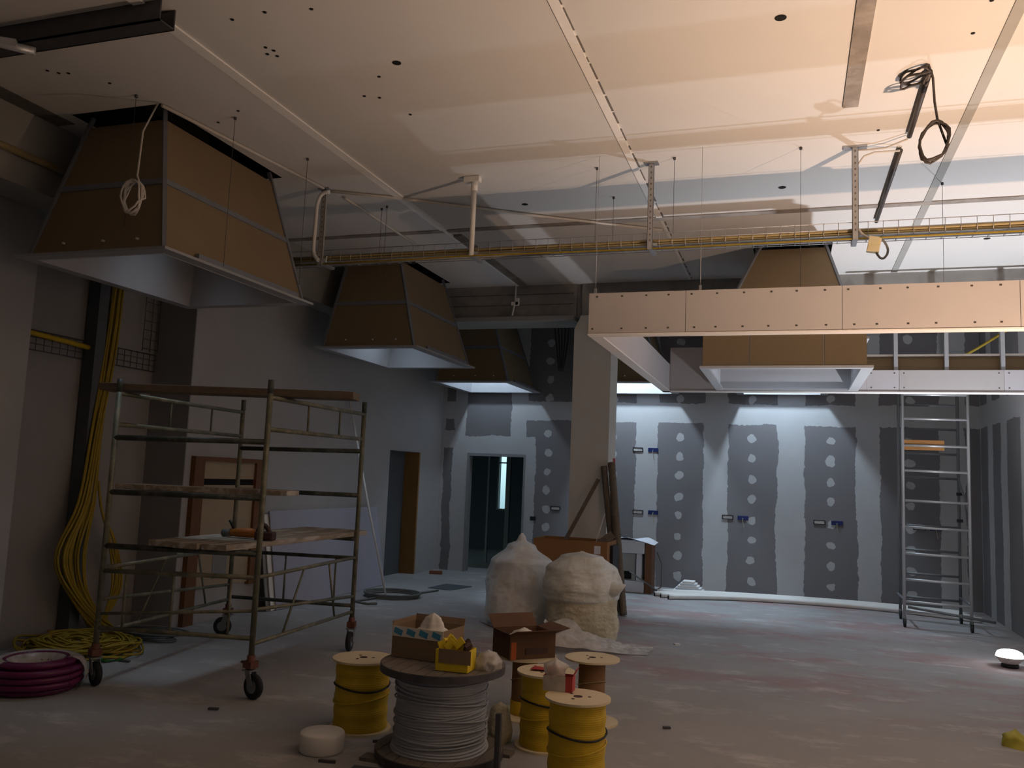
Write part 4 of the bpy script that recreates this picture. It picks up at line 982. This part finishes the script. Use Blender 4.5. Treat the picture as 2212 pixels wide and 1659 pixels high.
# ------------------------------------------------------------------ sacks of insulation, film, carton
def sack(c, rx, ry, h, amp, sc_, seed, prof, nu=84, nv=56):
    mb = MB(); c = Vector(c)
    def fn(u, v):
        a = 2*PI*u; z = h*v; r = prof(v)
        q = Vector((math.cos(a), math.sin(a), z/max(rx, ry)))
        big = noise.noise(q*1.3 + Vector((seed, 0, 0)))
        ridge = sum((0.5 - abs(noise.noise(q*f + Vector((seed*3, f, 2))))) * g for f, g in ((2.6, 0.55), (5.5, 0.42), (11, 0.28)))
        k = 1 + (amp*big + 0.11*(ridge-0.45)) * min(1, 5*(1-v)+0.05)
        return c + Vector((rx*r*k*math.cos(a), ry*r*k*math.sin(a), z + 0.02*big*min(1, 4*v)*min(1, 5*(1-v))))
    mb.grid(fn, nu+1, nv); return mb
single(sack((-2.99, 9.52, 0), 0.42, 0.40, 1.06, 0.12, 1.1, 5.0, smooth_prof([(0, 0.80), (0.10, 1.0), (0.45, 0.98), (0.68, 0.88), (0.86, 0.42), (0.92, 0.13), (0.95, 0.11), (1, 0.03)])), 'insulation_sack', M_bag, 'tall tied clear sack full of cream insulation wool, left of two', 'sack')
sk = thing('insulation_sack', (-2.17, 9.12, 0), 'bursting sack of cream insulation wool in front of the carton, right of two', 'sack')
sack((-2.15, 9.12, 0), 0.42, 0.36, 0.60, 0.12, 1.5, 9.0, smooth_prof([(0, 0.92), (0.3, 0.97), (0.7, 0.92), (0.95, 0.80), (1, 0.02)])).build('wool', M_cream, sk)
sack((-2.17, 9.12, 0.38), 0.43, 0.37, 0.55, 0.10, 1.4, 19.0, smooth_prof([(0, 0.80), (0.10, 0.95), (0.35, 1.0), (0.65, 0.90), (0.9, 0.55), (1, 0.03)])).build('plastic_top', M_bag2, sk)
mb = MB(); mb.tube([(-1.84, 9.02, 0.56), (-1.76, 8.98, 0.57), (-1.70, 8.97, 0.60), (-1.655, 8.96, 0.62)], [0.10, 0.075, 0.04, 0.008], 9)
mb.build('torn_flap', M_bag2, sk)
mb = MB()
def filmf(u, v):
    x = -2.35+1.0*u; y = 8.12+0.45*v+0.45*u
    hgt = 0.34*max(0, 1-u*1.15)*max(0, math.sin(PI*min(1, v*0.9+0.1)))
    edge = min(1, 6*u, 8*(1-u), 6*v, 6*(1-v))
    return Vector((x+0.05*noise.noise(Vector((u*5, v*5, 2))), y, 0.008+hgt*(0.8+0.4*noise.noise(Vector((u*6, v*6, 7))))+0.05*edge*abs(noise.noise(Vector((u*11, v*9, 4))))))
mb.grid(filmf, 40, 28)
single(mb, 'plastic_film', M_film, 'crumpled clear plastic film trailing over the floor from the right sack', 'plastic film')
ct, _r = open_box('large_carton', (-2.62, 10.62, 0.0), 0.95, 0.55, 0.95, 0.0, M_carton, 'large orange-brown carton standing before the column, offcuts inside', flaps=[], th=0.008)
MB().box((-2.31, 10.342, 0.80), (-2.23, 10.345, 0.90)).build('white_label', M_paper, ct)
single(MB().box((-2.14, 10.50, 0), (-2.105, 10.88, 0.90)), 'carton_dark_side', M_blackpl, 'black sheet added as the dark right side of the carton', 'board')  # added black sheet for the carton's dark right side
single(MB().bar((-2.92, 10.62, 0.60), (-2.47, 11.2, 1.72), 0.05, 0.02, (0, 1, 0)), 'batten', M_plank_dk, 'long thin batten sticking out of the carton against the column', 'batten', 'offcuts in the carton')
single(MB().bar((-2.42, 10.55, 0.80), (-2.16, 10.72, 1.03), 0.10, 0.03, (0, 1, 0)), 'wood_offcut', M_plank_dk, 'short thick wood offcut at the right end of the carton', 'offcut', 'offcuts in the carton')
single(MB().bar((-2.48, 10.66, 0.50), (-2.27, 10.72, 1.28), 0.012, 0.01, (0, 1, 0)), 'thin_strip', M_edge, 'thin pale strip sticking up from the carton', 'strip', 'offcuts in the carton')
def ribbed(p0, p1, r, label):
    p0, p1 = Vector(p0), Vector(p1); n = 60
    mb = MB(); mb.tube([p0+(p1-p0)*k/n for k in range(n+1)], [r*(1.0 if k % 2 else 0.93) for k in range(n+1)], 14)
    return single(mb, 'lagged_pipe', M_pipebrown, label, 'pipe', 'brown pipes leaning on the column')
ribbed((-2.03, 10.90, 0.01), (-2.300, 11.20, 1.95), 0.052, 'front brown lagged pipe leaning on the right edge of the column')
ribbed((-2.12, 11.05, 0.01), (-2.40, 11.19, 1.90), 0.045, 'rear brown lagged pipe leaning on the column, behind the other')
MB_red = MB().box((-2.359, 11.58, 1.88), (-2.35, 11.72, 2.02)); single(MB_red, 'red_sticker', M_redprint, 'small red sticker on the right side of the column', 'sticker')

# boiler in its packing
bo = thing('boxed_boiler', (-2.32, 13.45, 0), 'wall boiler standing in white polystyrene packing beside the column', 'boiler')
MB().box((-2.60, 13.22, 0.0), (-2.16, 13.62, 0.18)).build('foam_base', M_styro, bo, 0.02)
MB().box((-2.60, 13.22, 0.60), (-2.16, 13.62, 0.80)).build('foam_top', M_styro, bo, 0.02)
MB().box((-2.56, 13.28, 0.18), (-2.30, 13.60, 0.60)).build('appliance', M_beam, bo, 0.01)
MB().box((-2.285, 13.24, 0.18), (-2.20, 13.60, 0.60)).build('foam_side', M_styro, bo, 0.01)
MB().box((-2.48, 13.27, 0.20), (-2.36, 13.28, 0.32)).build('black_opening', M_black, bo)
MB().box((-2.15, 13.25, 0.0), (-2.05, 13.62, 0.76)).build('brown_side', M_doorwood, bo)
mb = MB(); mb.grid(lambda u, v: Vector((-2.60+0.60*u, 13.18+0.46*v, 0.815+0.025*math.sin(u*6)*math.cos(v*4)-0.06*max(0, u-0.75)*4)), 12, 10)
single(mb, 'white_sheet', M_paper, 'white paper sheet draped over the packed boiler', 'sheet')
single(MB().tube([(-2.0, 13.5, 0.62), (-1.93, 13.55, 0.45), (-1.92, 13.5, 0.1), (-2.02, 13.3, 0.02)], 0.012, 6), 'flex_lead', M_hose, 'grey lead hanging beside the packed boiler', 'cable')

# white pipes on the floor
WP = 'white pipes along the back wall'
for k, (pts, lab) in enumerate([
    ([(-1.97, 13.32, 0.03), (-1.0, 13.66, 0.028), (0.2, 13.84, 0.026), (1.3, 13.84, 0.026), (2.3, 13.66, 0.026)], 'white corrugated pipe on the floor, nearest the back wall of four'),
    ([(-1.96, 13.05, 0.026), (-1.0, 13.55, 0.026), (0.2, 13.72, 0.026), (1.3, 13.70, 0.026), (2.35, 13.48, 0.026)], 'white pipe on the floor, second from the back wall of four'),
    ([(-1.85, 12.92, 0.026), (-0.9, 13.42, 0.026), (0.3, 13.60, 0.026), (1.4, 13.55, 0.026), (2.40, 13.27, 0.026)], 'white pipe on the floor, third from the back wall of four'),
    ([(-1.72, 12.80, 0.028), (-0.8, 13.28, 0.027), (0.4, 13.48, 0.026), (1.45, 13.41, 0.026), (2.45, 13.05, 0.026)], 'white pipe on the floor, nearest the camera of four')]):
    P_ = []
    for i in range(len(pts)-1):
        p0, p1, p2, p3 = [Vector(pts[max(0, min(len(pts)-1, i+j))]) for j in (-1, 0, 1, 2)]
        for q in range(8):
            t = q/8; P_.append(0.5*((2*p1)+(-p0+p2)*t+(2*p0-5*p1+4*p2-p3)*t*t+(-p0+3*p1-3*p2+p3)*t**3))
    P_.append(Vector(pts[-1]))
    pw = thing('white_pipe', tuple(pts[0]), lab, 'pipe', WP)
    MB().tube([q+Vector((0, 0, 0.012)) for q in P_], 0.037, 12).build('tube', M_white, pw)
    MB().tube([P_[0]-(P_[1]-P_[0]).normalized()*0.003, P_[0]-(P_[1]-P_[0]).normalized()*0.001], 0.03, 10).build('open_end', M_black, pw)
single(MB().tube([(-1.98, 13.30, 0.06), (-2.35, 13.05, 0.34)], 0.012, 8), 'thin_pipe', M_hose, 'thin grey pipe leaning from the white pipes towards the boiler', 'pipe')
for k in range(5):
    w2 = 0.46-0.07*k
    single(MB().box((-1.78+0.035*k, 13.76+0.01*k, 0.034*k+0.001), (-1.78+0.035*k+w2, 14.10-0.01*k, 0.034*(k+1))), 'plaster_offcut', M_edge if k % 2 == 0 else M_styro,
           ['bottom', 'second from bottom', 'middle', 'fourth from bottom', 'topmost'][k] + ' pale slab in the small stack before the back wall', 'slab', 'slabs stacked before the back wall')

# outlet boxes on the back wall
OG1, OG2 = 'framed white socket boxes on the back wall', 'dark blue socket boxes on the back wall'
for x, z, lab in ((-2.475, 2.256, 'white socket box with black rim, upper one beside the column'), (-2.45, 1.206, 'white socket box with black rim, lower one beside the column'), (-0.981, 1.199, 'white socket box with black rim between the two middle dabbed boards'),
                  (0.421, 1.194, 'white socket box with black rim, left of the narrow ladder tower'), (1.851, 1.189, 'white socket box with black rim behind the narrow ladder tower'), (-3.887, 1.196, 'white socket box with black rim right of the back doorway')):
    t_ = thing('socket_box', (x, YB, z), lab, 'socket box', OG1)
    mb = MB(); a, b = 0.088, 0.034
    mb.box((x-a, YB-0.014, z-b), (x+a, YB, z-b+0.012)); mb.box((x-a, YB-0.014, z+b-0.012), (x+a, YB, z+b)); mb.box((x-a, YB-0.014, z-b+0.012), (x-a+0.014, YB, z+b-0.012)); mb.box((x+a-0.014, YB-0.014, z-b+0.012), (x+a, YB, z+b-0.012))
    mb.build('black_rim', M_blackpl, t_)
    MB().box((x-a+0.014, YB-0.006, z-b+0.012), (x+a-0.014, YB, z+b-0.012)).build('white_insert', M_white, t_)
for x, z, lab in ((-2.216, 2.255, 'dark blue socket box, upper one beside the column, wire below'), (-2.193, 1.211, 'dark blue socket box, lower one beside the column'), (-0.741, 1.197, 'dark blue socket box between the two middle dabbed boards'),
                  (0.68, 1.194, 'dark blue socket box left of the narrow ladder tower'), (2.08, 1.190, 'dark blue socket box behind the narrow ladder tower'), (-4.291, 0.999, 'small black socket box at the right edge of the back doorway')):
    a = 0.085 if x > -4 else 0.05
    t_ = thing('flush_box', (x, YB, z), lab, 'socket box', OG2)
    MB().box((x-a, YB-0.012, z-0.034), (x+a, YB, z+0.034)).build('box', M_navy if x > -4 else M_blackpl, t_, 0.003)
    if x > -4: MB().tube(arc((x, YB-0.014, z), (x-0.01, YB-0.05, z-0.05), (x+0.02, YB-0.02, z-0.16)), 0.004, 5).build('wire', M_whitecab if z > 2 else M_boxcream, t_)

# narrow aluminium tower with ladder frames
la = thing('ladder_tower', (1.77, 12.4, 0), 'narrow aluminium ladder tower on small black castors at right', 'ladder tower')
def ladder(y, xa, xb, z1, m, rungs):
    for x, s_ in ((xa, 0.0), (xb, 0.0)):
        MB().tube([(x, y, 0.12), (x, y, z1)], 0.02, 10).build('stile', m, la)
    for z in rungs: MB().tube([(xa, y, z), (xb, y, z-0.01)], 0.016, 8).build('rung', m, la)
ladder(12.10, 1.385, 2.155, 3.3, M_alu, (0.20, 0.32, 0.60, 0.93, 1.27, 1.61, 2.0, 2.33, 2.68, 3.0))
ladder(12.85, 1.42, 2.16, 3.3, M_alu_dk, (0.30, 0.62, 0.94, 1.27, 1.60, 1.93, 2.26, 2.60, 2.93))
for x0, z0, z1 in ((1.39, 0.34, 0.34), (2.155, 0.34, 0.34), (2.155, 1.45, 1.95)):
    MB().tube([(x0, 12.10, z0), (x0, 12.85, z1)], 0.014, 8).build('brace', M_alu_dk, la)
for x, y in ((1.385, 12.10), (2.155, 12.10), (1.42, 12.85), (2.16, 12.85)):
    c = MB().tube([(x, y, 0.09), (x, y, 0.13)], 0.024, 10).build('castor', M_alu_dk, la)
    MB().tube([(x-0.014, y-0.02, 0.05), (x+0.014, y-0.02, 0.05)], 0.05, 18).build('tyre', M_rubber, c)
    mb = MB(); mb.box((x-0.022, y-0.03, 0.05), (x-0.018, y+0.01, 0.10)); mb.box((x+0.018, y-0.03, 0.05), (x+0.022, y+0.01, 0.10)); mb.box((x-0.022, y-0.03, 0.10), (x+0.022, y+0.03, 0.105)); mb.build('fork', M_alu_dk, c)
for z in (1.36, 1.72):
    MB().obox((2.16, 12.80, z), (0.07, 0.05, 0.04)).build('clamp', M_blackpl, la)
single(MB().bar((1.40, 12.13, 2.335), (1.88, 12.13, 2.335), 0.05, 0.13), 'wood_block', M_plank_or, 'orange-brown wooden board lying on a rung of the narrow ladder tower', 'board', bevel=0.004)
MBp = MB().tube([(1.42, 12.05, 0.26), (2.40, 11.98, 0.16)], 0.018, 8); single(MBp, 'grey_tube', M_alu_dk, 'grey tube leaning low across the foot of the narrow ladder tower', 'tube')

# floodlight on the floor at right
fl = thing('floodlight', (2.16, 9.97, 0), 'bright white floodlight on the floor at the right edge, shining upwards', 'floodlight')
MB().lathe([(0.05, 0.03), (0.09, 0.05), (0.12, 0.09), (0.13, 0.105)], (2.10, 9.90, 0), 24).build('housing', M_white, fl)
MB().lathe([(0.08, 0), (0.08, 0.03), (0.05, 0.035)], (2.10, 9.90, 0), 20).build('base', M_blackpl, fl)
m_, t_, b_ = new_mat('lit_lamp_glass'); b_.inputs['Emission Color'].default_value = (0.93, 0.95, 1, 1); b_.inputs['Emission Strength'].default_value = 25
n_ = t_.n('ShaderNodeTexCoord'); t_.nt.links.new(t_.mix(t_.noise(n_.outputs['Object'], 20), (0.9, 0.9, 0.9), (1, 1, 1)), b_.inputs['Base Color'])
MB().lathe([(0.120, 0.102), (0.122, 0.125), (0.11, 0.15), (0.07, 0.168), (0.001, 0.175)], (2.10, 9.90, 0), 24).build('lit_glass', m_, fl)

# corridor: window, frames and clutter seen through the doorway
win = MB(); win.box((WX0-0.04, 19.05, WZ0-0.04), (WX0, 19.1, WZ1+0.04)); win.box((WX1, 19.05, WZ0-0.04), (WX1+0.04, 19.1, WZ1+0.04)); win.box((WX0, 19.05, WZ1), (WX1, 19.1, WZ1+0.04)); win.box((WX0, 19.05, WZ0-0.04), (WX1, 19.1, WZ0)); win.box((WX0, 19.06, 2.02), (WX1, 19.1, 2.05))
struct(win, 'window_1', M_plaster_grey)

mb = MB(); mb.box((-5.41, 16.0, 0), (-5.32, 16.06, 2.7)); mb.box((-5.80, 16.0, 0), (-5.76, 16.04, 2.7)); struct(mb, 'shaft_blackout4', M_plaster_grey)
single(MB().tube([(1.95, 12.35, 3.42), (2.3, 12.2, 3.62), (2.66, 12.0, 3.86)], 0.018, 8), 'rear_conduit', M_yeldull, 'yellow cable slanting up behind the studs at the right edge', 'cable')
